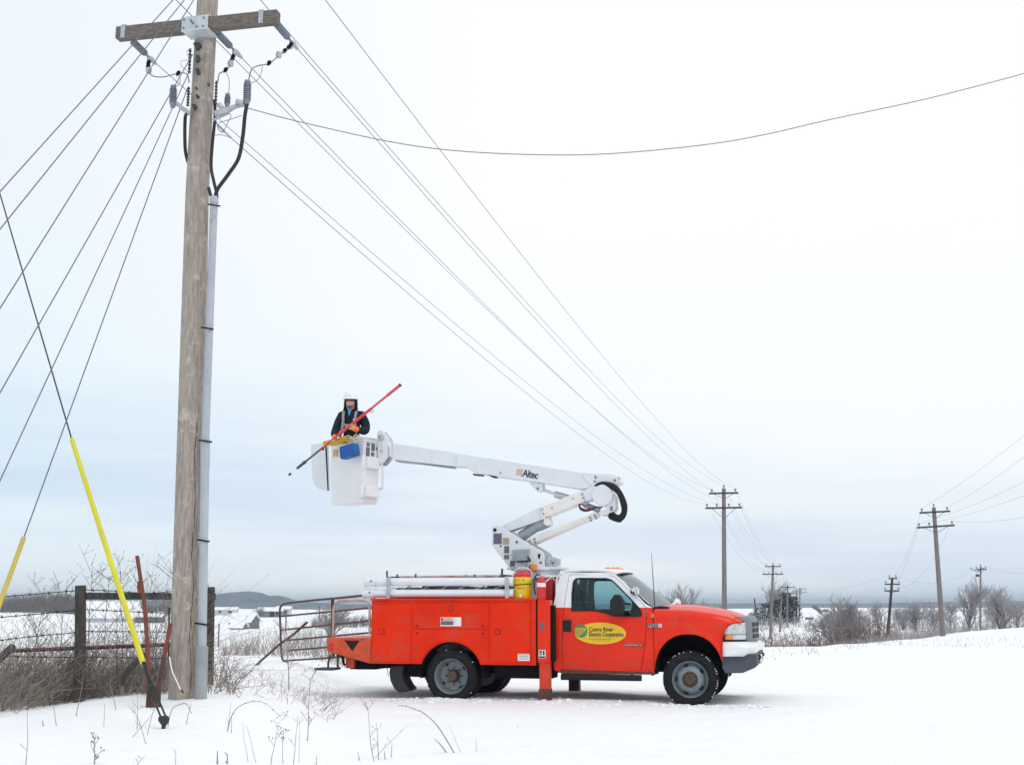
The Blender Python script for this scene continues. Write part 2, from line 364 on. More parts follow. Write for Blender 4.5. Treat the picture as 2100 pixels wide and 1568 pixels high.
# ---- roof, rear wall, floor, windshield
mb = MB(); rows = []
top = [(1.60, 1.78), (1.63, 1.835), (1.70, 1.872), (1.95, 1.885), (2.2, 1.884), (2.38, 1.866), (2.475, 1.832)]
for x, z in top:
    r_ = []
    for i in range(21):
        t = -1 + i / 10; e = hw(x, z) - .005; y = t * e
        r_.append((x + (.10 * (1 - t * t) * (1 if x > 2.3 else 0)) + (-.02 * (1 - t * t) if x < 1.7 else 0), y, z + .035 * (1 - abs(t) ** 3)))
    rows.append(r_)
mb.grid(rows); mb.build('roof', WHITE, truck, 60, solid=.03)
mb = MB(); rows = []
for k in range(7):
    t = k / 6; x0, z0 = 2.475 + (3.03 - 2.475) * t, 1.832 + (1.338 - 1.832) * t
    r_ = []
    for i in range(21):
        s_ = -1 + i / 10; e = hw(x0, z0) - .035
        r_.append((x0 + (.10 + .10 * t) * (1 - s_ * s_), s_ * e, z0 + .035 * (1 - abs(s_) ** 3) * (1 - t) + .03 * t * (1 - s_ ** 2)))
    rows.append(r_)
mb.grid(rows); WSG = tint('windshield_glass', (.58, .76, .80), 3.8); ws = mb.build('windshield', WSG, truck, 60, solid=.006)
mb = MB()
for r_ in (rows[0], rows[-1]): mb.tube([Vector(p) for p in r_], .014, 6)
mb.tube([r_[0] for r_ in rows], .014, 6).tube([r_[-1] for r_ in rows], .014, 6); mb.build('windshield_seal', BLACK, ws)
mb = MB()
for yy in (-.35, .32):
    mb.tube([Vector((3.14, yy - .25, 1.362)), Vector((3.14, yy + .05, 1.365)), Vector((3.02, yy + .42, 1.44))], [.012, .012, .006], 6)
mb.build('wiper', BLACK, ws)
rear = panel_mesh([(-.96, .42), (-.96, 1.25), (-.86, 1.70), (-.8, 1.83), (.8, 1.83), (.86, 1.70), (.96, 1.25), (.96, .42)], [[(-.55, 1.38), (-.5, 1.70), (.5, 1.70), (.55, 1.38)]], 0, .02, [], [1.348], None)
rear.transform(Matrix(((0, 1, 0, 1.575), (1, 0, 0, 0), (0, 0, 1, 0), (0, 0, 0, 1)))); twotone(rear, RED, WHITE, 1.348); rw = link('cab_rear_wall', rear, truck, 30)
MB().box(1.568, 1.572, -.56, .56, 1.37, 1.71).build('rear_window', GLASS, rw)
TRIM = mat('grey_cab_trim', (.045, .055, .065), .85, var=.2)
MB().box(1.60, 2.95, -.93, .93, .44, .48).box(2.72, 2.98, -.9, .9, .9, 1.27).build('cab_floor', TRIM, truck, bevel=.03)
for yy in (-.48, .42):
    seat = MB().box(1.80, 2.30, yy - .30, yy + .30, .62, .86).prism([(1.70, .80), (1.90, .80), (1.84, 1.42), (1.68, 1.42)], yy - .28, yy + .28).build('seat', TRIM, truck, bevel=.05)
    MB().prism([(1.68, 1.45), (1.80, 1.45), (1.78, 1.62), (1.70, 1.62)], yy - .14, yy + .14).build('headrest', TRIM, seat, bevel=.03)
sw = MB().tube([Vector((2.55 + .06 * math.sin(a) , .45 + .2 * math.cos(a), 1.22 + .17 * math.sin(a))) for a in [k * math.pi / 10 for k in range(20)]], .014, 6, closed=True)
sw.tube([(2.56, .45, 1.22), (2.78, .45, 1.1)], .03, 6).build('steering_wheel', BLACK, truck)
# roof marker lamps
for uu, yy in ((1246, -.45), (1258, -.18), (1266, 0.02), (1272, .2)):
    x, _ = L(uu, 1172, yy)
    MB().lathe([(.075, 0), (.07, .025), (.045, .055), (.012, .066)], 14, M=Matrix.Translation((min(x, 2.44), yy, 1.905 - .03 * abs(yy))) @ Matrix.Diagonal((1.1, .7, 1, 1))).build('roof_marker_lamp', AMBER, truck, 60)

# ---- front clip: fenders and bonnet lofted over stations in x
def arch(x):                          # lower edge of the fender
    if x < 3.06: return .42
    if x < 4.055:
        t = (x - 3.56) / .50; return .40 + .565 * max(0, 1 - abs(t) ** 2.3) ** .5 if abs(t) < 1 else .42
    return lerp(x, [4.055, 4.075, 4.10, 4.14, 4.2, 4.33], [.875, .98, 1.06, 1.10, 1.125, 1.14])
def topz(x): return lerp(x, [3.0, 3.3, 3.6, 3.9, 4.1, 4.25, 4.36, 4.44], [1.335, 1.335, 1.325, 1.285, 1.245, 1.20, 1.15, 1.11])
xs = [3.055 + .0265 * i for i in range(49)]; rows = []
for x in xs:
    x = min(x, 4.32)
    zb = max(.42, arch(x)); zt = topz(x); r_ = []
    e0 = hw(x, 1.0); zb = min(zb, zt - .05) if x > 4.06 else zb; sh = max(zt - .10, zb + .008); rh = zt - sh - .015
    for k in range(10):
        z = zb + (sh - zb) * k / 9; flare = .035 * math.exp(-((z - arch(x)) / .07) ** 2) if 3.06 < x < 4.07 else 0
        r_.append((x, -(hw(x, min(z, 1.15)) + flare), z))
    for k in range(1, 7):
        a = k / 6 * math.pi / 2; r_.append((x, -(e0 - .14 * (1 - math.cos(a)) - .012), sh + rh * math.sin(a)))
    yi = -r_[-1][1]; zi = r_[-1][2]
    for k in range(1, 9):
        t = k / 8; r_.append((x + .015 * t, -yi * (1 - t), zi + .035 * sm(.12, .32, t) + .03 * sm(0, 1, t)))
    rows.append(r_ + [(p[0], -p[1], p[2]) for p in r_[-2::-1]])
# split: sides (fender) up to the shoulder; bonnet over
sid = 15
for s in (0, 1):
    mb = MB(); mb.grid([(r_[:sid] if s == 0 else r_[::-1][:sid][::-1]) for r_ in rows]); fe = mb.build('front_fender', RED, truck, 50, solid=.012)
# bonnet closes over the nose
bon = [r_[sid-1:len(r_)-sid+1] for r_ in rows]
last = bon[-1]; nose = []
for dx, dz in ((.03, -.010), (.06, -.028), (.085, -.055)):
    nose.append([(p[0] + dx * (1 - .55 * abs(p[1]) ** 2), p[1] * (1 - dx * .3), p[2] + dz) for p in last])
mb = MB(); mb.grid(bon + nose); mb.build('bonnet', RED, truck, 50, solid=.01)
mb = MB()
for s in (-1, 1):
    MB().prism([(4.05, .86), (4.05, 1.10), (4.28, 1.13), (4.30, .86)], min(s*.60, s*.90), max(s*.60, s*.90)).build('lamp_housing', BLACK, truck, bevel=.01)
# headlamps: wrap lens, amber marker
def lampw(x): return hw(x, 1.0)
for s in (-1, 1):
    def wrap(path, z0f, z1f, nm, m, par, off=.004):
        rr = []
        for k in range(5):
            rr.append([(x, s * (y + off), z0f(i) + (z1f(i) - z0f(i)) * k / 4) for i, (x, y) in enumerate(path)])
        g = MB().grid(rr); return g.build(nm, m, par, 50, solid=.012)
    path = [(4.085 + .055 * i, hw(4.085 + .055 * i, 1) + .003 - .02 * (i / 4) ** 3) for i in range(5)] + [(4.345, .86), (4.37, .80), (4.385, .74)]
    zt_ = [1.02, 1.085, 1.115, 1.128, 1.13, 1.132, 1.134, 1.135]
    hl = wrap(path, lambda i: .965, lambda i: zt_[i], 'headlight', LENS, truck)
    wrap(path[:3], lambda i: .892, lambda i: .958, 'marker_lens', AMBER, hl)
    wrap(path[2:], lambda i: .892, lambda i: .958, 'lower_lens', LENS, hl)
    bl = s * .80
    MB().lathe([(.005, 0), (.05, .03), (.062, .05)], 16, M=axis_M(Vector((4.31, bl, 1.045)), (1, 0, 0))).build('reflector', CHROME, hl)
# grille: grey shell with three rows of dark openings
mb = MB(); rows_g = []
gy = [-.80, -.76, -.66, -.5, -.3, 0, .3, .5, .66, .76, .80]
gx = [4.325, 4.40, 4.455, 4.485, 4.505, 4.515, 4.505, 4.485, 4.455, 4.40, 4.325]
for z, dx in ((.86, -.005), (.90, .0), (1.12, 0), (1.165, -.02), (1.195, -.055), (1.21, -.11)):
    rows_g.append([(x + dx, y, z + (.02 * (1 - y * y) if z > 1.1 else 0)) for x, y in zip(gx, gy)])
gr = MB().grid(rows_g).build('grille', GREYPL, truck, 50, solid=.03)
mb = MB()
for z in (.905, .990, 1.075):
    for y0, y1, x0, x1 in ((-.62, -.22, 4.470, 4.509), (-.17, .17, 4.511, 4.511), (.22, .62, 4.509, 4.470)):
        mb.add([(x0 + .006, y0, z), (x1 + .006, y1, z), (x1 + .006, y1, z + .06), (x0 + .006, y0, z + .06), (x0 - .02, y0, z), (x1 - .02, y1, z), (x1 - .02, y1, z + .06), (x0 - .02, y0, z + .06)],
               [(0, 1, 2, 3), (7, 6, 5, 4), (0, 4, 5, 1), (3, 2, 6, 7), (1, 5, 6, 2), (0, 3, 7, 4)])
pieces(mb, 'grille_opening', BLACK, gr, angle=None)
# bumper: white steel with turned-back ends, dark valance below
mb = MB(); rr = []
by = [-1.0, -.995, -.985, -.96, -.90, -.80, -.6, -.3, 0, .3, .6, .8, .9, .96, .985, .995, 1.0]
bx = [3.955, 4.10, 4.25, 4.385, 4.475, 4.53, 4.565, 4.585, 4.59, 4.585, 4.565, 4.53, 4.475, 4.385, 4.25, 4.10, 3.955]
def bz0(i): return (.65 if abs(by[i]) > .94 else lerp(abs(by[i]), [.0, .62, .80, .94], [.73, .73, .70, .655]))
for t, dx in ((0, -.02), (.05, -.008), (.60, .008), (.64, -.004), (.97, -.10), (1, -.12)):
    rr.append([(bx[i] + dx * (0 if i in (0, 16) else .35 if i in (1, 15) else 1) + ((-.045 + .14 * (1 - t)) if i in (0, 16) else 0), by[i] * (1 - .03 * max(0, t - .8) * 5), bz0(i) + (.865 - bz0(i)) * t) for i in range(17)])
bum = MB().grid(rr).build('front_bumper', WHITE, truck, 28, solid=.02)
for s in (-1, 1): MB().prism([(4.02, .642), (4.02, .654), (4.34, .657), (4.44, .70), (4.45, .69), (4.35, .645)], s * .985 - .015, s * .985 + .008).build('bumper_trim', mat('blue_black_trim', (.02, .05, .14), .5), bum, None)
mb = MB(); mb.prism([(4.03, .64), (4.03, .50), (4.07, .415), (4.32, .425), (4.50, .50), (4.53, .56), (4.53, .70), (4.0, .66)], -.96, .96); mb.build('bumper_valance', mat('dark_grey_plastic', (.075, .088, .11), .6, var=.3, scale=6), bum, bevel=.03)
for s in (-1, 1):
    MB().tube([(4.50, s * .52, .655), (4.55, s * .52, .655), (4.565, s * .52, .63), (4.54, s * .52, .61), (4.50, s * .52, .61)], .012, 8).build('tow_hook', UNDER, bum)
    MB().box(4.42, 4.53, min(s * .80, s * .60), max(s * .80, s * .60), .52, .70).build('bumper_bracket', mat('dirty_steel', (.10, .09, .085), .7, c2=(.25, .24, .23), scale=9), bum, bevel=.008)
MB().box(4.54, 4.56, -.3, .0, .52, .66).build('front_plate', STICK, bum)
# cowl, aerial, spot lamp
MB().prism([(3.0, 1.31), (3.0, 1.345), (3.13, 1.372), (3.26, 1.36), (3.26, 1.31)], -.84, .84).build('cowl', BLACK, truck, bevel=.012)
a0 = LP(1343, 1248, -.90); a1 = LP(1336, 1133, -.90)
MB().tube([a0, a0.lerp(a1, .6), a1], [.008, .006, .003], 6).build('aerial', BLACK, truck)
c = LP(1305, 1211, -.98)
MB().lathe([(.02, -.10), (.045, -.085), (.06, -.04), (.062, .0), (.058, .010)], 18, M=axis_M(c, (.85, -.5, .1))).tube([c, c + Vector((-.1, .1, -.03))], .012, 6).build('spot_lamp', CHROME, truck, 50)
c2 = Vector((3.16, .93, 1.42))
MB().lathe([(.02, -.09), (.06, -.075), (.075, -.03), (.078, .0), (.074, .012)], 18, M=axis_M(c2, (-.8, -.3, .3))).tube([c2, c2 + Vector((-.1, -.1, -.06))], .012, 6).build('spot_lamp', CHROME, truck, 50)
# inner wheel wells
for s in (-1, 1):
    pts = arc(3.56, .40, .56, -4, 184, 16)
    g = MB().grid([[(x, s * .30, z) for x, z in pts], [(x, s * .935, z) for x, z in pts]]); g.build('wheel_well', UNDER, truck, 60)
MB().box(2.95, 4.25, -.32, .32, .45, 1.1).box(3.06, 3.09, -.9, .9, .42, 1.2).build('engine_bay', UNDER, truck)

# ---- chassis
mb = MB()
for s in (-1, 1): mb.box(-1.75, 4.35, s * .43 - .04, s * .43 + .04, .44, .62)
for x in (-1.7, -.6, .6, 1.7, 2.6): mb.box(x, x + .1, -.43, .43, .47, .58)
mb.tube([(0, -.85, .33), (0, .85, .33)], .07, 12).lathe([(.05, -.17), (.17, -.12), (.19, 0), (.17, .12), (.05, .17)], 16, M=Matrix.Translation((0, 0, .33)))
mb.tube([(3.58, -.85, .33), (3.58, .85, .33)], .06, 12).lathe([(.05, -.15), (.15, -.1), (.17, 0), (.15, .1), (.05, .15)], 16, M=Matrix.Translation((3.58, .2, .33)))
mb.tube([(.1, 0, .36), (3.4, .1, .42)], .045, 10)
for s in (-1, 1):
    mb.tube([(-.7, s*.5, .46), (-.3, s*.5, .38), (0, s*.5, .36), (.3, s*.5, .38), (.7, s*.5, .46)], .03, 6)
mb.box(.62, 1.50, -.92, -.45, .30, .50).box(.62, 1.4, .5, .95, .32, .5)
mb.tube([(-.95, -.55, .36), (-.40, -.55, .36)], .05, 10)
mb.build('chassis', UNDER, truck, bevel=.008)
mb = MB(); mb.tube([(1.66, -.97, .335), (2.86, -.97, .335)], .045, 12)
for x in (1.75, 2.7): mb.tube([(x, -.97, .335), (x, -.5, .46)], .025, 6)
mb.build('side_step', BLACK, truck)
MB().tube([(1.66, .97, .335), (2.86, .97, .335)], .045, 12).build('side_step', BLACK, truck)
MB().prism([(1.64, .445), (3.06, .42), (3.06, .385), (1.66, .375)], -.965, -.90).build('rusty_sill', mat('rusty_sill', (.20, .05, .03), .8, c2=(.07, .03, .025), scale=12), truck)

SPL = mat('dried_splash', (.38, .16, .12), .9, c2=(.30, .12, .09), scale=30)
rn = random.Random(9)
for cx0, cz0, n_ in ((-.62, .62, 34), (.72, .60, 26), (3.02, .52, 26), (2.2, .46, 30), (-1.1, .56, 14)):
    sp_ = MB()
    for k in range(n_):
        x = cx0 + rn.gauss(0, .14 if cx0 < 1.9 or cx0 > 2.9 else .35); z = cz0 + abs(rn.gauss(0, .10)) - .05; r_ = rn.uniform(.002, .006)
        if x < 1.32:
            if abs(Vector((x, z - .345)).length) < .53 or z < .54 or z > 1.35 or x < -1.24 or x > 1.2: continue
            y = -1.1815
        else:
            if x > 3.03 or z < .46: continue
            y = -hw(x, z) - .004
        sp_.prism([(x + r_ * math.cos(q) * rn.uniform(.6, 1.4), z + r_ * 1.5 * math.sin(q)) for q in (0, 1.2, 2.4, 3.6, 4.9)], y - .001, y)
    if sp_.v: tag(sp_.build('splash_marks', SPL, truck, None), kind='stuff')
# ---- wheels
def wheel(x, y, s, front, R0=.395, W=.235):
    g = empty('wheel', (x, y, .33)); g.parent = truck
    M = Matrix.Rotation(R(90) * (1 if s < 0 else -1), 4, 'X')          # local Z -> outward
    ty = MB(); h = W / 2
    prof = [(.255, -h + .02), (.30, -h), (.355, -h + .005), (.385, -h + .03), (.39, -h * .5), (.392, 0), (.39, h * .5), (.385, h - .03), (.355, h - .005), (.30, h), (.255, h - .02)]
    ty.lathe(prof, 48, M=M, cap=False)
    for k in range(36):                                               # tread blocks
        a = 2 * math.pi * k / 36
        for zz, da in ((-h + .045, 0), (-.035, .05), (.035, 0), (h - .045, .05)):
            Mk = M @ Matrix.Rotation(a + da, 4, 'Z')
            ty.box(.382, .400 if abs(zz) < .06 else .397, -.024, .024, zz - .028, zz + .028, 0, Mk)
    tyre = ty.build('tyre', RUBBER, g, 40)
    if s < 0:
        sn = MB(); rn = random.Random(int(x * 10) + 5)
        for k in range(72):
            if rn.random() < (.42 if front else .05):
                a = 2 * math.pi * (k + .5) / 72; Mk = M @ Matrix.Rotation(a, 4, 'Z'); q_ = rn.uniform(.003, .006)
                sn.box(.384, .396 + rn.uniform(0, .006), -q_, q_, h - .028 + rn.uniform(-.01, .0), h - .006, 0, Mk)
        sn.build('tread_snow', MATS.get('packed_snow') or mat('packed_snow', (.8, .83, .87), .8), g, None)
    rm = MB()
    if front: pr = [(.254, h - .015), (.262, h + .0), (.252, h - .01), (.235, h - .05), (.215, h - .075), (.205, h - .06), (.175, h - .02), (.14, h - .005), (.12, h + .0)]
    else: pr = [(.254, h - .015), (.262, h + .0), (.252, h - .01), (.238, h - .05), (.222, h - .11), (.205, h - .155), (.17, h - .165), (.12, h - .165)]
    rm.lathe([(.25, -h + .02)] + pr + [(.01, pr[-1][1])], 40, M=M)
    rim = rm.build('rim', RIM, g, 40)
    zz = pr[-1][1]; hb = MB()
    zr = (pr[5][1] + pr[6][1]) / 2
    for k in range(5 if front else 4):                                # hand holes
        a = 2 * math.pi * k / (5 if front else 4) + .6; q = .193
        Mk = M @ Matrix.Translation((q * math.cos(a), q * math.sin(a), zr + .002)) @ Matrix.Rotation(a, 4, 'Z') @ Matrix.Rotation(-.55 if front else .1, 4, 'Y')
        hb.lathe([(.034, -.02), (.034, .012), (.03, .013)], 14, M=Mk @ Matrix.Diagonal((.5, 1, 1, 1)))
    hb.build('hand_hole', BLACK, g)
    hu = MB()
    if front: hu.lathe([(.115, zz - .01), (.112, zz + .012), (.085, zz + .018), (.075, zz + .05), (.055, zz + .06), (.05, zz + .055), (.01, zz + .052)], 24, M=M)
    else: hu.lathe([(.105, zz - .01), (.10, zz + .01), (.078, zz + .014), (.075, zz + .11), (.06, zz + .125), (.01, zz + .125)], 24, M=M)
    for k in range(10 if front else 8):
        a = 2 * math.pi * k / (10 if front else 8); q = .098 if front else .125
        hu.lathe([(.013, zz), (.013, zz + .03), (.008, zz + .035)], 6, M=M @ Matrix.Translation((q * math.cos(a), q * math.sin(a), 0)))
    hu.build('hub', RUSTHUB, g, 40)
for s in (-1, 1):
    wheel(3.575, s * .93, s, True); wheel(0, s * 1.02, s, False)
    # inner wheel of each dual pair
    g = empty('wheel', (0, s * .76, .33)); g.parent = truck
    M = Matrix.Rotation(R(90), 4, 'X'); MB().lathe([(.25, -.1), (.30, -.117), (.36, -.11), (.388, -.08), (.392, 0), (.388, .08), (.36, .11), (.30, .117), (.25, .1)], 40, M=M, cap=False).build('tyre', RUBBER, g, 40)
    MB().lathe([(.25, -.09), (.24, 0), (.25, .09)], 30, M=M).build('rim', RIM, g)

# ---- service body
arch_b = [(x, z) for x, z in arc(0, .345, .49, 19, 161, 18)]
bo = [(-1.285, .505), (-1.285, 1.45), (1.31, 1.47), (1.31, .505), (.535, .505)] + arch_b + [(-.535, .505)]
for s in (-1, 1):
    me = panel_mesh(bo, [], 0, .48, [], [], lambda x, z: -.925 if s < 0 else .925); me.materials.append(REDB); side = link('service_body_side', me, truck, 30, bevel=.01)
    q = s * 1.168; y0, y1 = (q - .012, q + .006) if s < 0 else (q - .006, q + .012)
    def pan(pts, nm='compartment_door'):
        me = panel_mesh(pts, [], 0, .02, [], [], lambda x, z: q); me.materials.append(REDB); return link(nm, me, truck, 30, bevel=.006)
    d1 = pan([(-1.25, .535), (-1.25, 1.395), (-.635, 1.405), (-.635, .535)])
    d2 = pan([(-.605, 1.035), (-.605, 1.405), (.585, 1.415), (.585, 1.035)])
    d3 = pan([(.615, .54), (.615, 1.415), (1.225, 1.42), (1.225, .54)])
    fl = arc(0, .345, .515, 22, 158, 18)
    d4 = pan([(.585, .53), (.585, 1.02), (-.605, 1.02), (-.605, .53), (-.56, .53)] + fl[::-1] + [(.56, .53)], 'fender_panel')
    for d, lx_, lz_ in ((d1, -1.105, .985), (d2, .0, 1.335), (d3, .735, .99)):
        hx = .032
        MB().box(lx_ - .040, lx_ + .040, min(q - s * -.0, q + s * .0125) if s < 0 else q, q if s < 0 else q + .0125, lz_ - .040, lz_ + .040).build('latch_gap_shade', mat('dark_red_shadow_gap', (.12, .008, .004), .6), d)  # dark plate behind the latch, its border painted as a shadow gap
        MB().box(lx_ - hx, lx_ + hx, min(y0, q - .014 if s < 0 else q + .014), q, lz_ - hx, lz_ + hx).box(lx_ + .034 if d is not d2 else lx_ - .005, lx_ + .046 if d is not d2 else lx_ + .005, q - .016 if s < 0 else q, q if s < 0 else q + .016, lz_ - .035 if d is not d2 else lz_ - .055, lz_ + .03 if d is not d2 else lz_ - .034, 1).build('latch', [REDB, BLACK], d, bevel=.004)
    mb = MB()
    for x in (-.535, .505):
        for z in (.965, 1.075): mb.lathe([(.014, 0), (.014, .016), (.01, .02)], 8, M=axis_M(Vector((x, q, z)), (0, s, 0)))
    pieces(mb, 'rubber_stop', BLACK, side)
    MB().box(-1.30, 1.335, min(s * .68, s * 1.188), max(s * .68, s * 1.188), 1.452, 1.485).box(1.265, 1.325, min(s * 1.175, s * 1.182), max(s * 1.175, s * 1.182), .505, 1.452).build('top_lip', REDB, side, bevel=.006)
mb = MB().box(-1.28, 1.30, -.69, .69, .62, .68).box(-1.285, -1.26, -.69, .69, .62, .95); mb.box(1.27, 1.30, -.69, .69, .62, 1.42); mb.build('cargo_bed', REDB, truck, bevel=.005)
for s in (-1, 1):
    pts = arc(0, .345, .485, -6, 186, 16)
    MB().grid([[(x, s * .6, z) for x, z in pts], [(x, s * 1.16, z) for x, z in pts]]).build('wheel_well', UNDER, truck, 60)
# stickers on the body
def sticker(u0, v0, u1, v1, yl, cols, nm='warning_label', parent=truck, th=.003):
    x0, z0 = L(u0, v1, yl); x1, z1 = L(u1, v0, yl); mb = MB()
    mb.box(x0, x1, yl - th, yl, z0, z1, 0)
    for a0, b0, a1, b1, k in cols[1:]:
        mb.box(x0 + (x1 - x0) * a0, x0 + (x1 - x0) * a1, yl - th - .0015, yl - th, z1 - (z1 - z0) * b1, z1 - (z1 - z0) * b0, k)
    return mb.build(nm, [cols[0], CREDPL, STICKD, BLACK, STICK, GOLD], parent, None)
YS = -1.181
dl = sticker(903, 1265, 946, 1283, YS, [STICK, (.02, .06, .63, .4, 1), (.02, .44, .63, .88, 2), (.70, .2, .71, .8, 3), (.78, .15, .95, .85, 0)])
xx, zz = L(909, 1270.5, YS); FRONT = Matrix(((1, 0, 0, 0), (0, 0, -1, 0), (0, 1, 0, 0), (0, 0, 0, 1)))   # text facing -y
text_mesh('DANGER', .052, Matrix.Translation((xx, YS - .006, zz - .005)) @ FRONT, STICK, dl, bold=.001, ext=.001, sx=.85)
sticker(1062, 1340, 1086, 1354, YS, [STICK, (.04, .08, .96, .2, 5), (.1, .35, .9, .42, 2), (.1, .55, .9, .6, 2), (.1, .72, .9, .77, 2)])
# tail shelf
TSP = [(-1.99, .885), (-1.285, .885), (-1.285, .505), (-1.985, .675)]
me = panel_mesh(TSP, [Ls([(705, 1311), (739, 1311), (722, 1335)], -1.17)], 0, .03, [], [], lambda x, z: -1.16); me.materials.append(ORG); ts = link('tail_shelf', me, truck, 30, bevel=.004)
MB().box(-1.85, -1.40, -1.142, -1.13, .60, .835).build('tail_dark_backing', BLACK, ts)  # black plate added behind the triangular opening, painting the shade inside it
me = panel_mesh(TSP, [], 0, .03, [], [], lambda x, z: 1.16); me.materials.append(ORG); link('tail_shelf', me, truck, 30)
MB().box(-1.99, -1.285, -1.145, 1.145, .84, .885).box(-2.0, -1.97, -1.17, 1.17, .69, .885).build('tail_deck', ORG, truck, bevel=.004)
MB().box(-1.72, -1.29, -.9, .9, .40, .60).box(-1.45, -1.1, -.85, .85, .42, .50).build('tail_frame', [UNDER], truck, bevel=.01)
MB().box(-1.76, -1.62, -.98, -.90, .42, .62).build('tail_bracket', ORG, truck, bevel=.004)
for vv in (1319.5, 1329):
    p = LP(679.5, vv, -1.178); MB().lathe([(.034 if vv < 1325 else .024, -.004), (.034 if vv < 1325 else .024, .006), (.026 if vv < 1325 else .018, .014), (.01, .018)], 16, M=axis_M(p, (0, -1, 0))).build('side_marker_lamp', REDLENS, truck, 60)
pth = [LP(758, 1300, -1.14), LP(758, 1245, -1.14), LP(755, 1235, -1.14), LP(745, 1231, -1.14), LP(697, 1232, -1.14), LP(688, 1236, -1.14), LP(684, 1246, -1.14), LP(683, 1307, -1.14)]
FADE = mat('faded_rail_paint', (.40, .16, .12), .6, c2=(.45, .38, .36), scale=5)
MB().tube(pth, .018, 10).build('grab_rail', FADE, truck, 60)
MB().tube([Vector((p.x, 1.14, p.z)) for p in pth], .018, 10).build('grab_rail', FADE, truck, 60)
x0, z0 = L(657, 1372, -1.1)
mb = MB().tube([LP(677, 1342, -1.1), LP(673, 1358, -1.1), LP(673, 1370, -1.1)], .017, 8).tube([LP(692, 1342, -1.1), LP(693, 1370, -1.1)], .017, 8).box(x0, x0 + .30, -1.35, -1.0, z0, z0 + .035)
mb.build('boarding_step', mat('blue_black_steel', (.03, .033, .05), .5), truck, bevel=.006)
MB().tube([LP(702, 1342, -1.0), LP(705, 1362, -1.0), LP(708, 1362, -1.0)], .02, 6).build('hitch_chain', UNDER, truck)
# mud flap, thick and curled back
for s in (-1, 1):
    fp = Ls([(800, 1362), (830, 1362), (826, 1378), (827, 1392), (833, 1404), (842, 1414), (832, 1418), (818, 1420), (807, 1411), (799, 1394), (797, 1378)], -1.0)
    MB().prism(fp, min(s * .62, s * 1.0), max(s * .62, s * 1.0)).build('mud_flap', mat('mud_flap_rubber', (.014, .014, .016), .45, bump=.5, bscale=14), truck, bevel=.03)
MB().prism(Ls([(826, 1362), (870, 1362), (872, 1388), (843, 1387), (828, 1379)], -.9), -.9, -.6).build('spring_hanger', UNDER, truck, bevel=.01)
MB().tube([LP(794, 1362, -1.0), LP(794, 1372, -1.0), LP(797, 1385, -1.0)], .005, 5).build('loose_cable', BLACK, truck)

# ---- tool tubes and rack on the body top
def hstick(y, z, r, x0=-1.43, x1=.93):
    t = MB().tube([(x0, y, z), (x1, y, z + .0)], r, 20).build('storage_tube', PVC, truck, 50)
    MB().tube([(x0 - .03, y, z), (x0 + .11, y, z)], r * 1.12, 20).tube([(x0 + .11, y, z), (x0 + .13, y, z)], r * 1.22, 20).tube([(x0 - .05, y, z), (x0 - .03, y, z)], r * 1.25, 20).tube([(x1 - .02, y, z), (x1 + .10, y, z)], r * 1.15, 20).build('tube_cap', PVC, t, 50)
    MB().tube([(x0 + .07, y - r * 1.1, z + .02), (x0 + .07, y - r * 1.3, z + .01)], .012, 8).build('cap_latch', BLACK, t)
hstick(-1.07, 1.735, .062, -1.38, .86); hstick(-1.07, 1.560, .060, -1.40, .86)
for x in (-1.02, .87):
    MB().box(x - .03, x + .03, -1.155, -1.145, 1.485, 1.81).box(x - .03, x + .03, -1.145, -.75, 1.640, 1.650).box(x - .03, x + .03, -1.145, -.75, 1.487, 1.50).build('tube_bracket', ALU, truck, bevel=.003)
rust_rod = mat('rust_streaked_rod', (.62, .56, .56), .5, .3, c2=(.30, .10, .07), scale=7, stretch=(1, 6, 6))
a, b = LP(812, 1183, -.95), LP(1030, 1180.5, -.95)
mb = MB().tube([a, b], .020, 8); mb.tube([a + Vector((.1, 0, -.012)), a + Vector((.18, 0, -.012))], .034, 8).tube([a + Vector((1.1, 0, 0)), a + Vector((1.16, 0, 0))], .034, 8)
mb.build('grounding_rod', rust_rod, truck)
mb = MB()
for uu, h_ in ((794, 20), (815, 13), (853, 14), (974, 13)):
    mb.tube([LP(uu, 1190, -.96), LP(uu - .5, 1190 - h_, -.96)], [.012, .016], 6)
mb.tube([LP(793, 1183, -.96), LP(820, 1183, -.96)], .012, 6)
mb.tube([LP(1025, 1184, -.96), LP(1031, 1180, -.96), LP(1050, 1182, -.96)], .028, 6).tube([LP(1029, 1180, -.96), LP(1030, 1165, -.96)], .018, 6)
pieces(mb, 'rack_hook', mat('dark_blue_steel', (.05, .06, .10), .5), truck)
mb = MB()                                                               # clutter in the bed behind the tubes
rnd = random.Random(4)
for k in range(9):
    x = -1.0 + k * .21; mb.box(x, x + rnd.uniform(.12, .24), -.85, .3, .68, 1.70 + rnd.uniform(-.06, .05))
pieces(mb, 'bed_equipment', mat('dark_gear', (.02, .03, .045), .6, c2=(.10, .11, .12), scale=6), truck, bevel=.02)
mb = MB()
for k in range(7):
    x = -.9 + k * .3; mb.tube([(x, -.88, 1.60 + rnd.uniform(-.03, .03)), (x + .16, -.87, 1.68)], .012, 6)
pieces(mb, 'rack_fitting', ALU, truck)
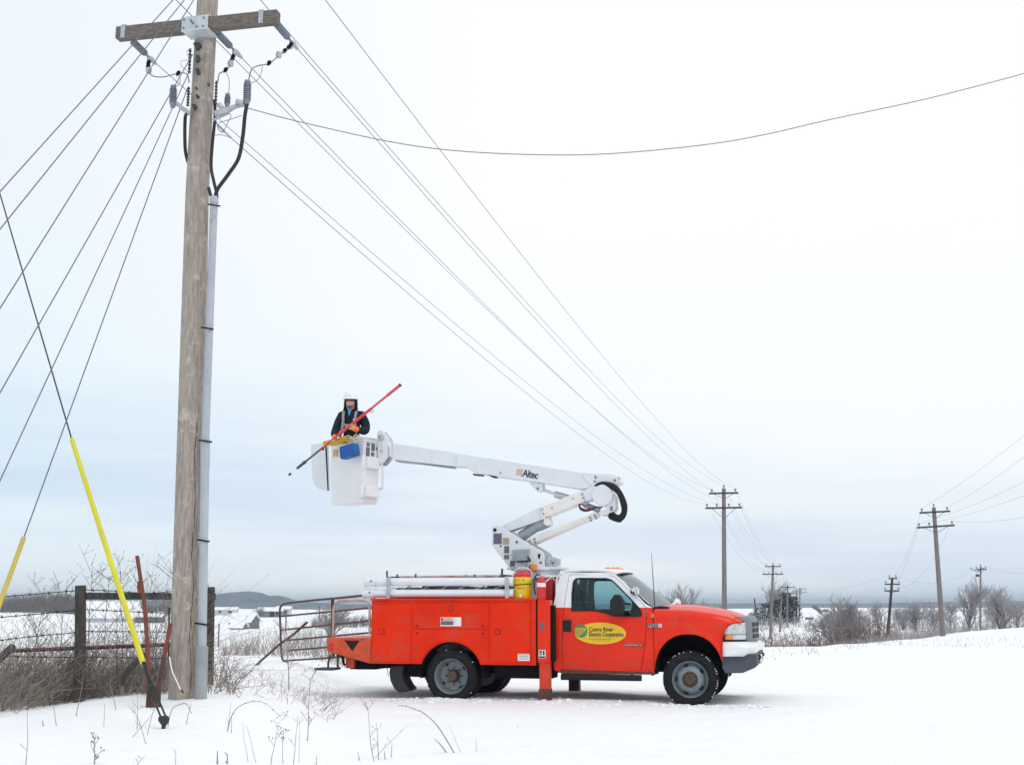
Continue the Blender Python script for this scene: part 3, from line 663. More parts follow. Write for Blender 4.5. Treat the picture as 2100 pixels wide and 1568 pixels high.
# front end of bed: red bulkhead and pump tank behind the cab
MB().box(1.33, 1.50, -.80, 1.1, 1.0, 1.80).build('hydraulic_tank', mat('dark_red_paint', (.42, .02, .015), .4, var=.2), truck, bevel=.03)
MB().box(1.34, 1.50, -.6, .95, 1.80, 1.835).build('snow_on_tank', mat('snow_cap', (.85, .88, .93), .8), truck, bevel=.015)
MB().tube([(1.40, -1.0, 1.50), (1.42, -.99, 1.72), (1.50, -.9, 1.80), (1.56, -.85, 1.74), (1.56, -.85, 1.35)], .014, 8).build('hose', ALU, truck, 60)
# outriggers
for s in (-1, 1):
    y0, y1 = sorted((s * 1.02, s * 1.21))
    o = MB().box(1.355, 1.545, y0, y1, .545, 1.46).build('outrigger', RED, truck, bevel=.012)
    lg = MB().box(1.372, 1.53, y0 + .02 * (s < 0) + .015, y1 - .02, .0, .56).build('outrigger_leg', mat('worn_red_leg', (.70, .035, .008), .5, c2=(.60, .03, .01), scale=6, dirt=((.18, .06, .04), 11, .57, .64)), truck, bevel=.006)
    MB().box(1.365, 1.537, y0 + .010, y1 - .012, -.03, .17).box(1.35, 1.56, y0 - .01, y1 + .02, -.04, -.005).build('outrigger_foot', RUST, lg, bevel=.006)
    MB().box(1.30, 1.355, y0 + .03, y1 - .03, .55, 1.35).box(1.545, 1.60, y0 + .04, y1 - .02, .56, 1.38).build('outrigger_frame', UNDER, o)
sticker(1107, 1275, 1116, 1291, -1.211, [STICKD], parent=truck)
sl = sticker(1105, 1332, 1119, 1349, -1.211, [STICK, (.1, .08, .45, .62, 3), (.6, .08, .85, .62, 3), (.05, .75, .95, .95, 3), (.2, .3, .4, .5, 4)])
# fender badge and door signs
def onside(x, z): return -hw(x, z)
x, z = L(1330, 1283, -1.0)
bd = MB().box(x, x + .20, onside(x, z) - .028, onside(x, z) - .012, z - .02, z + .035).build('badge_plate', ALU, truck, bevel=.004)
text_mesh('F550', .068, Matrix.Translation((x + .004, onside(x, z) - .031, z - .016)) @ FRONT, DARKTXT, bd, ext=.002, sx=1.08, bold=.002)
x, z = L(1336, 1262, -1.0)
text_mesh('26', .085, Matrix.Translation((x - .01, onside(x, z) - .020, z - .02)) @ FRONT, GOLD, truck, 'fleet_number', sx=.6, bold=.002)
x, z = L(1281, 1322.5, -1.0)
pb = MB().box(x, x + .27, onside(x, z) - .008, onside(x, z) + .01, z - .012, z + .022).build('badge_plate', mat('badge_maroon', (.12, .03, .04), .5), truck)
text_mesh('POWERSTROKE  V8', .026, Matrix.Translation((x + .006, onside(x, z) - .010, z - .004)) @ FRONT, STICK, pb, ext=.001, sx=1.08)
# oval company sign on the door
oc = L(1231.5, 1298, -1.0); A, B = .385, .158; YO = -1.022
def ell(a, b, cx_, cz_, n=48): return [(cx_ + a * math.cos(2 * math.pi * k / n), cz_ + b * math.sin(2 * math.pi * k / n)) for k in range(n)]
sign = MB().prism(ell(A, B, *oc), YO - .003, YO + .03).build('company_sign', OVALY, truck, 30)
gcx, gcz = oc[0] - A * .75, oc[1] + .035; gr_ = .098
MB().prism(ell(gr_, gr_, gcx, gcz, 32), YO - .006, YO - .003).build('logo_disc', GREEN, sign, 30)
mb = MB()
for k in range(6):                                  # fan of yellow furrows
    a_ = R(158 + 17 * k); e_ = Vector((gcx + .95 * gr_ * math.cos(a_), YO - .0085, gcz + .95 * gr_ * math.sin(a_))); ap = Vector((gcx + .80 * gr_, YO - .0085, gcz + (.46 - .06 * k) * gr_))
    d = (ap - e_).normalized(); n_ = Vector((-d.z, 0, d.x)); mb.add([e_ - n_ * .0055, ap - n_ * .002, ap + n_ * .002, e_ + n_ * .0055], [(0, 1, 2, 3)])
mb.build('logo_furrows', OVALY, sign, None)
tx = oc[0] - A * .44
text_mesh('Cuivre River', .088, Matrix.Translation((tx, YO - .006, oc[1] + .030)) @ FRONT, DARKTXT, sign, ext=.001, sx=.80, bold=.0012)
text_mesh('Electric Cooperative', .088, Matrix.Translation((tx, YO - .006, oc[1] - .042)) @ FRONT, DARKTXT, sign, ext=.001, sx=.70, bold=.0012)
mb = MB()
for k in range(16): mb.box(oc[0] - .17 + k * .021, oc[0] - .155 + k * .021, YO - .004, YO - .003, oc[1] - .088, oc[1] - .072)
for dx in (-.235, -.215, .20, .22): mb.lathe([(.006, 0), (.006, .002)], 6, M=axis_M(Vector((oc[0] + dx, YO - .003, oc[1] - .078)), (0, -1, 0)))
mb.box(oc[0] - .13, oc[0] + .13, YO - .004, YO - .003, oc[1] - .108, oc[1] - .103)
mb.build('small_print', mat('faint_ink', (.35, .24, .03), .6), sign, None)

# ================================================================= BOOM
def ppoly(pts, yl, y0, y1, nm, m, parent=truck, bevel=.008, mb=None):
    return (mb or MB()).prism(Ls(pts, yl), y0, y1).build(nm, m, parent, 30, bevel=bevel)
MB().tube([(1.08, 0, .68), (1.08, 0, 1.86)], .30, 20).build('pedestal', BOOM, truck, 50)
mb = MB().lathe([(.40, 0), (.40, .05), (.36, .055), (.36, .12), (.42, .125), (.42, .17)], 32, M=Matrix.Translation((1.08, 0, 1.80)))
mb.box(.66, 1.52, -.33, .33, 1.935, 1.975); mb.build('turntable', BOOM, truck, 40, bevel=.004)
TPL = [(1009, 1083), (1011, 1078), (1016, 1076), (1023, 1077), (1112, 1130.5), (1116, 1136), (1117, 1166), (1047, 1167), (1009, 1117)]
tur = ppoly(TPL, -.33, -.33, -.30, 'turret', BOOM)
ppoly(TPL, -.33, .27, .30, 'turret_plate', BOOM, tur)
MB().prism(Ls([(1050, 1166), (1113, 1166), (1112, 1140), (1060, 1140)], -.33), -.25, .22).build('turret_core', STEELW, tur, bevel=.01)
MB().prism(Ls([(1052, 1127), (1086, 1125), (1086, 1150), (1058, 1152), (1053, 1145)], -.34), -.40, -.334).build('control_box', STEELW, tur, bevel=.012)
MB().prism(Ls([(1063, 1150), (1089, 1149), (1089, 1152), (1064, 1153)], -.34), -.46, -.40).tube([LP(1082, 1141, -.41), LP(1088, 1149, -.44)], .012, 6).build('control_lever', BLACK, tur)
for a in ((1012, 1093, 1029, 1115, STICKD), (1031, 1102, 1044, 1116, mat('label_tan', (.5, .42, .26), .6, c2=(.3, .25, .18), scale=60)), (1034, 1119, 1044, 1134, STICKD), (1034, 1137, 1044, 1146, mat('label_teal', (.10, .16, .20), .6)), (1046, 1149, 1056, 1161, STICKD)):
    sticker(*a[:4], -.331, [a[4]], parent=tur)
sticker(1046, 1136, 1051, 1145, -.331, [STICK, (.1, .05, .9, .2, 1)], parent=tur)
mb = MB()
for u, v, r_ in ((1015, 1086, .028), (1027, 1119, .014), (1060, 1111, .017), (1080, 1159, .010), (1109, 1153, .016)):
    mb.lathe([(r_, 0), (r_, .012), (r_ * .6, .016)], 12, M=axis_M(LP(u, v, -.331), (0, -1, 0)))
mb.prism(Ls([(1103, 1135), (1109, 1135), (1107, 1145), (1104, 1145)], -.33), -.334, -.331)
pieces(mb, 'pin', BLACK, tur)
# rotation motor at the front of the turret
mb = MB().tube([LP(1117, 1156, -.18), LP(1131, 1150, -.18)], .09, 14).tube([LP(1131, 1149, -.18), LP(1140, 1149, -.18)], .055, 14).box(L(1140, 1160, -.18)[0], L(1148, 1160, -.18)[0], -.26, -.10, L(1140, 1160, -.18)[1], L(1140, 1145, -.18)[1])
mb.box(L(1117, 1165, -.1)[0], L(1138, 1165, -.1)[0], -.25, .1, L(1117, 1165, -.1)[1], L(1117, 1158, -.1)[1]); mb.build('rotation_motor', ALU, tur, 40, bevel=.006)
beac = LP(1094, 1163, -.42)
bc = MB().lathe([(.055, -.045), (.06, .0), (.055, .05), (.03, .055)], 16, M=Matrix.Translation(beac)).build('beacon_lamp', AMBER, truck, 60)
MB().box(beac.x - .09, beac.x - .06, beac.y - .05, beac.y + .05, beac.z - .05, beac.z + .04, 0).tube([beac - Vector((.1, 0, .06)), beac + Vector((.13, 0, -.06))], .008, 6).tube([beac + Vector((.0, 0, -.05)), beac + Vector((0, 0, -.3))], .012, 6).build('beacon_bracket', ALU, bc)
# lower boom (steel stub, fibreglass section, steel end)
lb = ppoly([(1018, 1079), (1028, 1078), (1108, 1038.5), (1117, 1040), (1119, 1060), (1113, 1065), (1038, 1091), (1022, 1094)], -.12, -.13, .13, 'lower_boom', BOOM)
ppoly([(1108, 1040), (1195, 1004), (1200, 1027), (1116, 1061.5)], -.14, -.145, .145, 'insulating_section', FIBER, lb)
ppoly([(1107, 1040), (1116, 1037), (1120, 1059), (1125, 1060), (1122, 1064), (1112, 1064)], -.15, -.155, .155, 'boom_collar', FIBER, lb)
ppoly([(1194, 1006), (1217, 996), (1243, 1000), (1252, 1018), (1243, 1036), (1226, 1034), (1218, 1022), (1201, 1028)], -.16, -.165, .165, 'boom_knuckle', BOOM, lb)
ppoly([(1116, 1060), (1126, 1064), (1127, 1074), (1122, 1078), (1114, 1073)], -.15, -.15, .15, 'cylinder_bracket', FIBER, lb)
mb = MB()
for u, v in ((1112, 1044), (1115, 1053), (1132, 1041), (1175, 1022), (1193, 1013), (1196, 1021), (1121, 1060), (1199, 1030)):
    mb.lathe([(.013, 0), (.013, .012), (.008, .014)], 8, M=axis_M(LP(u, v, -.17), (0, -1, 0)))
pieces(mb, 'boom_bolt', GREYPL, lb)
# elbow between lower and upper boom
xk, zk = L(1240, 1017, 0)
ek = MB().tube([(xk, -.22, zk), (xk, .2, zk)], .165, 28).build('elbow_drum', BOOM, truck, 40, bevel=.01)
ppoly([(1228, 1049), (1244, 1043), (1250, 1022), (1262, 1012), (1263, 1040), (1258, 1048), (1240, 1056), (1230, 1056)], -.15, -.17, -.12, 'elbow_link', BOOM, ek)
ppoly([(1228, 1049), (1244, 1043), (1250, 1022), (1262, 1012), (1263, 1040), (1258, 1048), (1240, 1056), (1230, 1056)], -.15, .10, .15, 'elbow_link', BOOM, ek)
mb = MB()
for u, v in ((1254, 1044), (1254, 1040)): mb.lathe([(.022, 0), (.022, .012), (.014, .02)], 10, M=axis_M(LP(u, v, -.17), (0, -1, 0)))
pieces(mb, 'pin', GREYPL, ek)
# parallel link rod
rod = MB().prism(Ls([(1080, 1112), (1078, 1105), (1208, 1056), (1226, 1047), (1231, 1059), (1213, 1066), (1096, 1117), (1088, 1118)], -.06), -.10, .10).build('link_rod', FIBER, truck, bevel=.045, bseg=4)
mb = MB()
for u, v in ((1086, 1109), (1096, 1105), (1098, 1111), (1089, 1115), (1210, 1061), (1220, 1057), (1212, 1067), (1223, 1062)):
    mb.lathe([(.018, 0), (.018, .008), (.010, .012)], 8, M=axis_M(LP(u, v, -.10) , (0, -1, 0)))
pieces(mb, 'link_bolt', GREYPL, rod)
# lift cylinders
c1 = MB().tube([LP(1068, 1100, 0), LP(1117, 1068, 0)], .085, 16).build('lift_cylinder', STEELW, truck, 50)
MB().tube([LP(1100, 1078, 0), LP(1124, 1068, 0)], .10, 16).build('cylinder_head', STEELW, c1, 50)
c2_ = MB().tube([LP(1138, 1013, 0), LP(1205, 1032, 0)], .055, 16).build('upper_cylinder', ALU, truck, 50)
MB().tube([LP(1110, 1003, 0), LP(1140, 1013, 0)], .026, 12).build('cylinder_rod', CHROME, c2_, 50)
MB().tube([LP(1118, 1006, .0), LP(1124, 1008, 0)], .01, 6).build('rod_seal', ALU, c2_)
mb = MB()
for k in range(4):
    mb.tube(smooth_path([LP(1187 + k, 1034, -.05), LP(1190, 1044 - k * 1.5, -.08 + .03 * k), LP(1203, 1048 - k * 1.2, -.05), LP(1222, 1042 - k, -.03), LP(1236, 1040, 0)]), .009, 6)
pieces(mb, 'hydraulic_line', mat('dark_red_hose', (.14, .04, .05),   .5), truck, angle=60)
MB().tube([LP(1198, 1034, .02), LP(1230, 1046, 0)], .045, 12).build('knuckle_cylinder', STEELW, truck)
MB().tube(smooth_path([LP(1040, 1090, -.06), LP(1062, 1084, -.02), LP(1092, 1072, 0), LP(1108, 1064, 0)]), .012, 6).build('boom_hose', BLACK, lb)
hp = smooth_path([LP(1222, 998, -.10), LP(1238, 993, -.16), LP(1256, 997, -.2), LP(1270, 1010, -.2), LP(1279, 1032, -.16), LP(1280, 1050, -.1), LP(1272, 1062, -.08), LP(1262, 1061, -.05), LP(1253, 1056, 0)], 10)
rnd = random.Random(3)
MB().tube([p + Vector((0, 0, 0)) for p in hp], [.050 + .003 * math.sin(i * .35) + (.012 if i > 60 else 0) for i in range(len(hp))], 12).build('hose_bundle', mat('black_hose_sleeve', (.012, .012, .014), .85, bump=.2, bscale=40), truck, 60)
# upper boom
ub = ppoly([(936, 931), (944, 930), (1190, 968), (1258, 972), (1273, 977), (1274, 989), (1262, 998), (1222, 996), (1195, 1003), (1080, 985), (1033, 979), (985, 971), (966, 965), (957, 957), (936, 956)], -.13, -.13, .13, 'upper_boom', BOOM)
ppoly([(1080, 984), (1112, 991), (1112, 1006), (1100, 1007), (1092, 998)], -.13, -.09, -.04, 'cylinder_lug', BOOM, ub)
ppoly([(1080, 984), (1112, 991), (1112, 1006), (1100, 1007), (1092, 998)], -.13, .04, .09, 'cylinder_lug', BOOM, ub)
ppoly([(1192, 972), (1200, 973), (1258, 974), (1272, 979), (1272, 989), (1262, 996), (1214, 995), (1202, 985)], -.145, -.145, -.13, 'boom_end_plate', BOOM, ub, .004)
tb = ppoly([(806, 911), (812, 909.5), (938, 928), (938, 957), (860, 948), (804, 942)], -.10, -.105, .105, 'telescopic_section', BOOM, ub)
mb = MB(); mb.prism(Ls([(797, 915), (806, 912), (806, 938), (797, 936)], -.08), -.08, .08); mb.build('boom_tip', FIBER, ub, bevel=.01)
MB().prism(Ls([(806, 940), (870, 948), (866, 951), (812, 946)], -.1), -.09, .09).prism(Ls([(870, 949), (930, 957), (932, 960), (868, 952)], -.1), -.04, .04).build('boom_runner', STEELW, ub, bevel=.004)
MB().prism(Ls([(969, 970), (990, 973), (990, 976), (971, 974)], -.14), -.135, -.05).prism(Ls([(999, 973), (1016, 976), (1021, 980), (1010, 979)], -.14), -.135, -.05).build('boom_rest_pad', mat('navy_pad', (.02, .03, .09), .5), ub)
mb = MB()
for u, v, r_ in ((1222, 979, .016), (1220, 987, .016), (1221, 976, .012), (1261, 984, .02), (1270, 980, .012), (1026, 969, .011), (1103, 1001, .02)):
    yy = -.146 if u > 1200 else -.131 if u < 1100 else -.091
    mb.lathe([(r_, 0), (r_, .012), (r_ * .6, .018)], 10, M=axis_M(LP(u, v, yy), (0, -1, 0)))
pieces(mb, 'boom_bolt', GREYPL, ub)
# maker's mark and name on the boom
p0 = LP(1071, 976, -.134); p1 = LP(1106, 982, -.134); sl_ = math.atan2(p1.z - p0.z, p1.x - p0.x)
RT = Matrix.Rotation(-sl_, 4, 'Y')
text_mesh('Altec', .165, Matrix.Translation(p0 + Vector((.0, 0, .0))) @ RT @ FRONT, DARKTXT, ub, ext=.001, sx=.80, bold=.0035, spacing=.92)
q0 = LP(1058, 974.5, -.133)
def frame_mark(o, w, h, m, parent, th=.009):       # squared double outline with open foot
    mb = MB(); T = Matrix.Translation(o) @ RT
    for k, (a, b) in enumerate(((0, 0), (.022, .022))):
        x0, x1, z0, z1 = a * w / .1, w - a * w / .1, (0 if k == 0 else h * .42), h - b * h / .11
        mb.box(x0, x0 + th, -.002, 0, z0, z1, 0, T).box(x1 - th, x1, -.002, 0, z0, z1, 0, T).box(x0, x1, -.0025, 0, z1 - th, z1, 0, T)
        if k: mb.box(x0, x1, -.003, 0, z0, z0 + th, 0, T)
    mb.box(w * .22, w * .22 + th, -.002, 0, 0, h * .25, 0, T).box(w * .78 - th, w * .78, -.002, 0, 0, h * .25, 0, T).box(w * .22, w * .78, -.0025, 0, h * .25, h * .25 + th, 0, T)
    return mb.build('maker_mark', GOLD, parent, None)
frame_mark(q0, .10, .11, GOLD, ub)

# bucket: its own frame, near-right corner at the origin, turned so that corner comes forward
truck_M = Matrix.Translation(TO) @ Matrix.Rotation(HD, 4, 'Z')
K = LP(747, 960, -.42); K.z = 0; BA = R(-20)
Mb = Matrix.Translation(K) @ Matrix.Rotation(BA, 4, 'Z'); Mbi = Mb.inverted()
zb_ = L(745, 1031, -.42)[1]; zt_b = L(747, 897, -.42)[1]
def bproj(x, y, z): return proj(truck_M @ Mb @ Vector((x, y, z)))
bwid = .3
while bproj(-bwid, 0, zb_ + .5)[0] > 673.5: bwid += .005
bdep = .3
while bproj(0, bdep, zb_ + .5)[0] < 781: bdep += .005
bx0, bx1, by0, by1 = -bwid, 0., 0., bdep
BWi = (truck_M @ Mb).inverted()
def BL(u, v, yl=0.):                 # bucket-frame point of photo pixel on the plane y = yl of the bucket
    o_ = BWi @ Vector((0, 0, H)); d = BWi.to_3x3() @ ray(u, v); t = (yl - o_.y) / d.y; return o_ + d * t
def brow(z, g, c=.05):
    x0, x1, y0, y1 = bx0 - g, bx1 + g, by0 - g, by1 + g; o = []
    for cx_, cy_, a0 in ((x1 - c, y1 - c, 0), (x0 + c, y1 - c, 90), (x0 + c, y0 + c, 180), (x1 - c, y0 + c, 270)):
        o += [(cx_ + c * math.cos(R(a0 + k * 22.5)), cy_ + c * math.sin(R(a0 + k * 22.5)), z) for k in range(5)]
    return o + [o[0]]
BKT = mat('bucket_white', (.80, .80, .82), .35, c2=(.75, .75, .77), scale=3, coat=.3, dirt=((.5, .5, .52), 14, .66, .8))
mb = MB(); mb.grid([brow(zb_, -.06), brow(zb_ + .012, -.035), brow(zb_ + .05, -.022), brow(zt_b - .06, -.004), brow(zt_b - .055, .018), brow(zt_b, .018), brow(zt_b, -.02), brow(zb_ + .1, -.05)])
mb.add([p for p in brow(zb_, -.06)[:-1]], [tuple(range(19, -1, -1))]); mb.add([p for p in brow(zb_ + .1, -.05)[:-1]], [tuple(range(20))])
bk = mb.build('bucket', BKT, truck, 40); bk.location = K; bk.rotation_euler = (0, 0, BA)
for z0 in (zb_ + .10, zb_ + .57):                            # moulded steps wrap the corner facing the boom
    MB().box(bx1 - .05, bx1 + .05, by0 + .04, by0 + .34, z0, z0 + .20).box(bx1 - .10, bx1 - .02, by0 - .012, by0 + .05, z0 - .02, z0 + .24).build('bucket_step', BKT, bk, bevel=.02)
MB().tube(smooth_path([(bx1 + .0, by1 - .06, zt_b - .42), (bx1 + .07, by1 - .05, zt_b - .44), (bx1 + .08, by1 - .05, zt_b - .78), (bx1 + .0, by1 - .06, zt_b - .82)], 4), .022, 8).build('bucket_handle', BKT, bk, 60)
me_pts = [(p.x, p.z) for p in (BL(u, v, .12) for u, v in ((638, 916), (640, 911), (650, 909), (672, 908), (674, 1006), (655, 1003), (646, 995), (641, 980)))]
MB().prism(me_pts, .10, .16).build('bucket_shield', mat('shield_grey_white', (.70, .73, .75), .4, var=.05), bk, bevel=.02)
MB().prism([(p.x, p.z) for p in (BL(u, v, .098) for u, v in ((667, 915), (670, 915), (674, 1006), (672, 1006)))], .094, .099).build('shield_gap_shade', BLACK, bk)  # black strip painted as the dark gap between shield and bucket
for y_, w_, v0, v1 in ((.05, .075, 908, 915), (.04, .085, 917, 935), (.17, .085, 908, 923), (.17, .07, 926, 934), (.29, .06, 914, 920)):
    z1, z0 = L(760, v0, -.3)[1], L(760, v1, -.3)[1]
    MB().box(bx1 - .003, bx1 + .004, y_, y_ + w_, z0, z1).build('warning_label', STICKD, bk)
q1 = BL(683, 937); q1.y = -.001; RT = Matrix.Identity(4); frame_mark(q1, .11, .125, GOLD, bk, .013)
MB().tube([(bx0, by0 - .035, zt_b + .005), (bx1 - .02, by0 - .035, zt_b + .005), (bx1 + .035, by0 + .02, zt_b + .005), (bx1 + .035, by1, zt_b + .005)], .018, 8).build('rim_rail', BKT, bk)
for u in (713, 729, 774):
    c = BL(u, 899, -.04 if u < 760 else .36); c.y = by0 - .05 if u < 760 else c.y; c.z = zt_b - .02
    if u > 760: c.x = bx1 + .06; c.y = .36
    MB().tube(smooth_path([c + Vector((.05, .06, .05)), c + Vector((.0, -.0, .07)), c + Vector((-.03, -.02, 0)), c + Vector((.03, -.03, -.05)), c + Vector((.0, -.03, -.11))], 5), .011, 8).build('tool_hook', mat('pale_yellow_plastic', (.72, .66, .30), .45), bk, 60)
# platform pivot plate behind the bucket
pv = ppoly([(779, 890), (784, 884), (789, 884), (802, 900), (803, 912), (799, 918), (800, 940), (792, 950), (786, 950), (780, 938)], .0, -.14, -.10, 'pivot_plate', STEELW if False else BOOM)
ppoly([(779, 890), (784, 884), (789, 884), (802, 900), (803, 912), (799, 918), (800, 940), (792, 950), (786, 950), (780, 938)], .0, .10, .14, 'pivot_plate', BOOM, pv)
MB().box(L(779, 925, 0)[0], L(800, 925, 0)[0], -.08, .08, L(790, 938, 0)[1], L(790, 905, 0)[1]).build('pivot_block', BOOM, pv, bevel=.02)
MB().lathe([(.05, 0), (.05, .02), (.03, .03)], 14, M=axis_M(LP(782, 897, -.14), (0, -1, 0))).lathe([(.02, 0), (.02, .03)], 8, M=axis_M(LP(783, 924, -.14), (0, -1, 0))).build('pin', ALU, pv)
MB().tube(smooth_path([LP(796, 938, .0), LP(793, 950, -.03), LP(787, 952, -.03)]), .03, 8).build('pivot_hose', STEELW, pv)

def W(x, y, z): return truck_M @ Vector((x, y, z))
def WP(u, v, yl): return truck_M @ LP(u, v, yl)

# things resting on the truck
bo = truck_M @ LP(718, 925, -.50); bag = tag(empty('tool_pouch', bo, HD + BA), 'bright blue pouch hung on the front of the white bucket', 'pouch')
bi = (Matrix.Translation(bo) @ Matrix.Rotation(HD + BA, 4, 'Z')).inverted() @ truck_M
pts = [(p.x, p.z) for p in (bi @ LP(u, v, -.50) for u, v in ((697, 916), (736, 909), (740, 930), (738, 935), (703, 942), (699, 938)))]
MB().prism(pts, -.09, .06).build('pouch_body', mat('blue_vinyl', (.005, .09, .36), .45, var=.1), bag, bevel=.02)
MB().tube([(pts[5][0], -.06, pts[5][1]), (pts[3][0], -.06, pts[3][1])], .012, 6).build('pouch_trim', mat('navy_trim', (.01, .02, .08), .5), bag)
hose = MB().tube(smooth_path([WP(664, 908, -.35), WP(676, 908, -.38), WP(694, 905, -.42), WP(712, 900, -.46)], 6), [.03, .034, .036, .038, .042, .046, .05, .052, .054, .056, .056, .056, .056, .058, .06, .062, .062, .06, .056], 10)
tag(hose.build('line_cover', mat('mustard_rubber', (.55, .38, .02), .5, var=.1), None, 60), 'mustard yellow rubber line cover draped over the bucket rim', 'line cover')

# water cooler
cx_, cz0 = L(1072, 1224, -1.0); cz1 = L(1072, 1172, -1.0)[1]
cool = tag(empty('water_cooler', W(cx_, -1.0, 1.486), HD), 'yellow water cooler with red lid standing on the truck body', 'water cooler')
hh = cz1 - 1.486 - .0
MB().lathe([(.125, 0), (.13, .01), (.133, .22), (.137, .225), (.137, .31), (.133, .315)], 28).build('cooler_body', YEL, cool, 50)
MB().lathe([(.137, .315), (.139, .35), (.125, .375), (.06, .39), (.05, .41), (.01, .412)], 28).build('cooler_lid', CREDPL, cool, 50)
MB().tube([(-.14, 0, .30)] + [(-.145 * math.cos(t), 0, .36 + .10 * math.sin(t)) for t in [k * math.pi / 10 for k in range(11)]] + [(.14, 0, .30)], .007, 8).build('cooler_handle', STICK, cool, 60)
MB().tube([(0, -.13, .045), (0, -.16, .045), (0, -.16, .02)], .014, 10).build('spigot', STICK, cool)
MB().tube([(.14 * math.cos(t), .14 * math.sin(t), .20 + .012 * math.cos(t)) for t in [k * math.pi / 12 for k in range(24)]], .006, 6, closed=True).build('strap', BLACK, cool, 60)
text_mesh('ICE WATER', .040, Matrix.Translation((-.09, -.1345, .255)) @ FRONT, mat('orange_ink', (.6, .15, .02), .5), cool, sx=.75)
text_mesh('DRINKING ONLY', .022, Matrix.Translation((-.07, -.1335, .14)) @ FRONT, mat('orange_ink', (.6, .15, .02), .5), cool, sx=.75)
# fire extinguisher
ex_, _ = L(1110, 1220, -1.08)
ext = tag(empty('fire_extinguisher', W(ex_ + .01, -1.12, 1.462), HD), 'red fire extinguisher with white band standing above the near outrigger', 'extinguisher')
MB().lathe([(.062, 0), (.068, .02), (.068, .26), (.055, .30), (.028, .325), (.022, .34)], 20).build('cylinder', CREDPL, ext, 50)
MB().lathe([(.0695, .19), (.0695, .25)], 20).build('label_band', STICK, ext, 50)
MB().tube([(0, 0, .33), (0, 0, .375)], .018, 10).tube([(0, 0, .375), (.09, 0, .33)], .008, 6).build('valve', ALU, ext)
MB().tube(smooth_path([(-.01, 0, .36), (-.07, 0, .37), (-.11, 0, .28), (-.10, 0, .12), (-.08, 0, .08)], 5), .010, 8).build('hose', BLACK, ext, 60)
# ================================================================= LINEWORKER
SKIN = mat('skin', (.62, .36, .28), .6); JKT = mat('navy_jacket', (.010, .012, .026), .95, spec=.2, c2=(.020, .023, .040), scale=8, bump=.6, bscale=12)
GLV = mat('tan_leather_glove', (.62, .45, .20), .7, var=.25, scale=20); ORC = mat('orange_cuff', (.95, .17, .01), .6); BEARD = mat('beard', (.20, .10, .07), .9)
PF = W(L(722, 880, 0)[0], -.02, 0)
zf = zb_ + .10                                        # standing on the bucket floor
hs = L(719, 822, -.05)[1]                             # head centre height
pxw = lambda u, v, y: truck_M @ LP(u, v, y)
HDc = pxw(719, 826, -.06)
person = tag(empty('person', (HDc.x, HDc.y + .02, zf), 0), 'person in a dark hooded jacket and white hard hat standing in the raised bucket', 'person')
def PL(u, v, y): return pxw(u, v, y) - Vector((HDc.x, HDc.y + .02, zf))
shz = PL(720, 845, -.05).z
hip = Vector((.03, .02, .86))
verts, edges, rad = [], [], []
def vadd(p, r, frm=None):
    verts.append(Vector(p)); rad.append(r); i = len(verts) - 1
    if frm is not None: edges.append((frm, i))
    return i
pel = vadd(hip, (.17, .13)); wa = vadd((.025, .02, 1.02), (.185, .14), pel); ch = vadd((.02, .02, shz - .22), (.205, .15), wa); up = vadd((.015, .02, shz - .07), (.18, .125), ch)
nk = vadd((.005, .01, shz + .02), (.07, .07), up); hb_ = vadd((0, -.01, shz + .09), (.07, .08), nk); hd = vadd((0, -.015, HDc.z - zf + .03), (.088, .10), hb_); tp = vadd((0, -.005, HDc.z - zf + .11), (.07, .08), hd)
for s in (-1, 1):
    a = vadd((s * .10, .02, .78), (.105, .11), pel); b = vadd((s * .12, .0, .45), (.075, .08), a); c_ = vadd((s * .13, .03, .08), (.05, .055), b); vadd((s * .14, -.12, .04), (.045, .04), c_)
# stick: from photo pixels
S0, S1 = pxw(592, 974, -1.05), pxw(821, 789, -.25)
def stick_at(u):                                      # point of the stick seen at photo column u
    lo, hi = 0., 1.
    for _ in range(40):
        m_ = (lo + hi) / 2; p = S0.lerp(S1, m_); d = p - Vector((0, 0, H)); dep = d.y * math.cos(TH) + d.z * math.sin(TH)
        if CX + F * d.x / dep < u: lo = m_
        else: hi = m_
    return S0.lerp(S1, (lo + hi) / 2)
org = Vector((HDc.x, HDc.y + .02, zf))
hL, hR = stick_at(715) - org, stick_at(682) - org
sd_ = (S1 - S0).normalized()
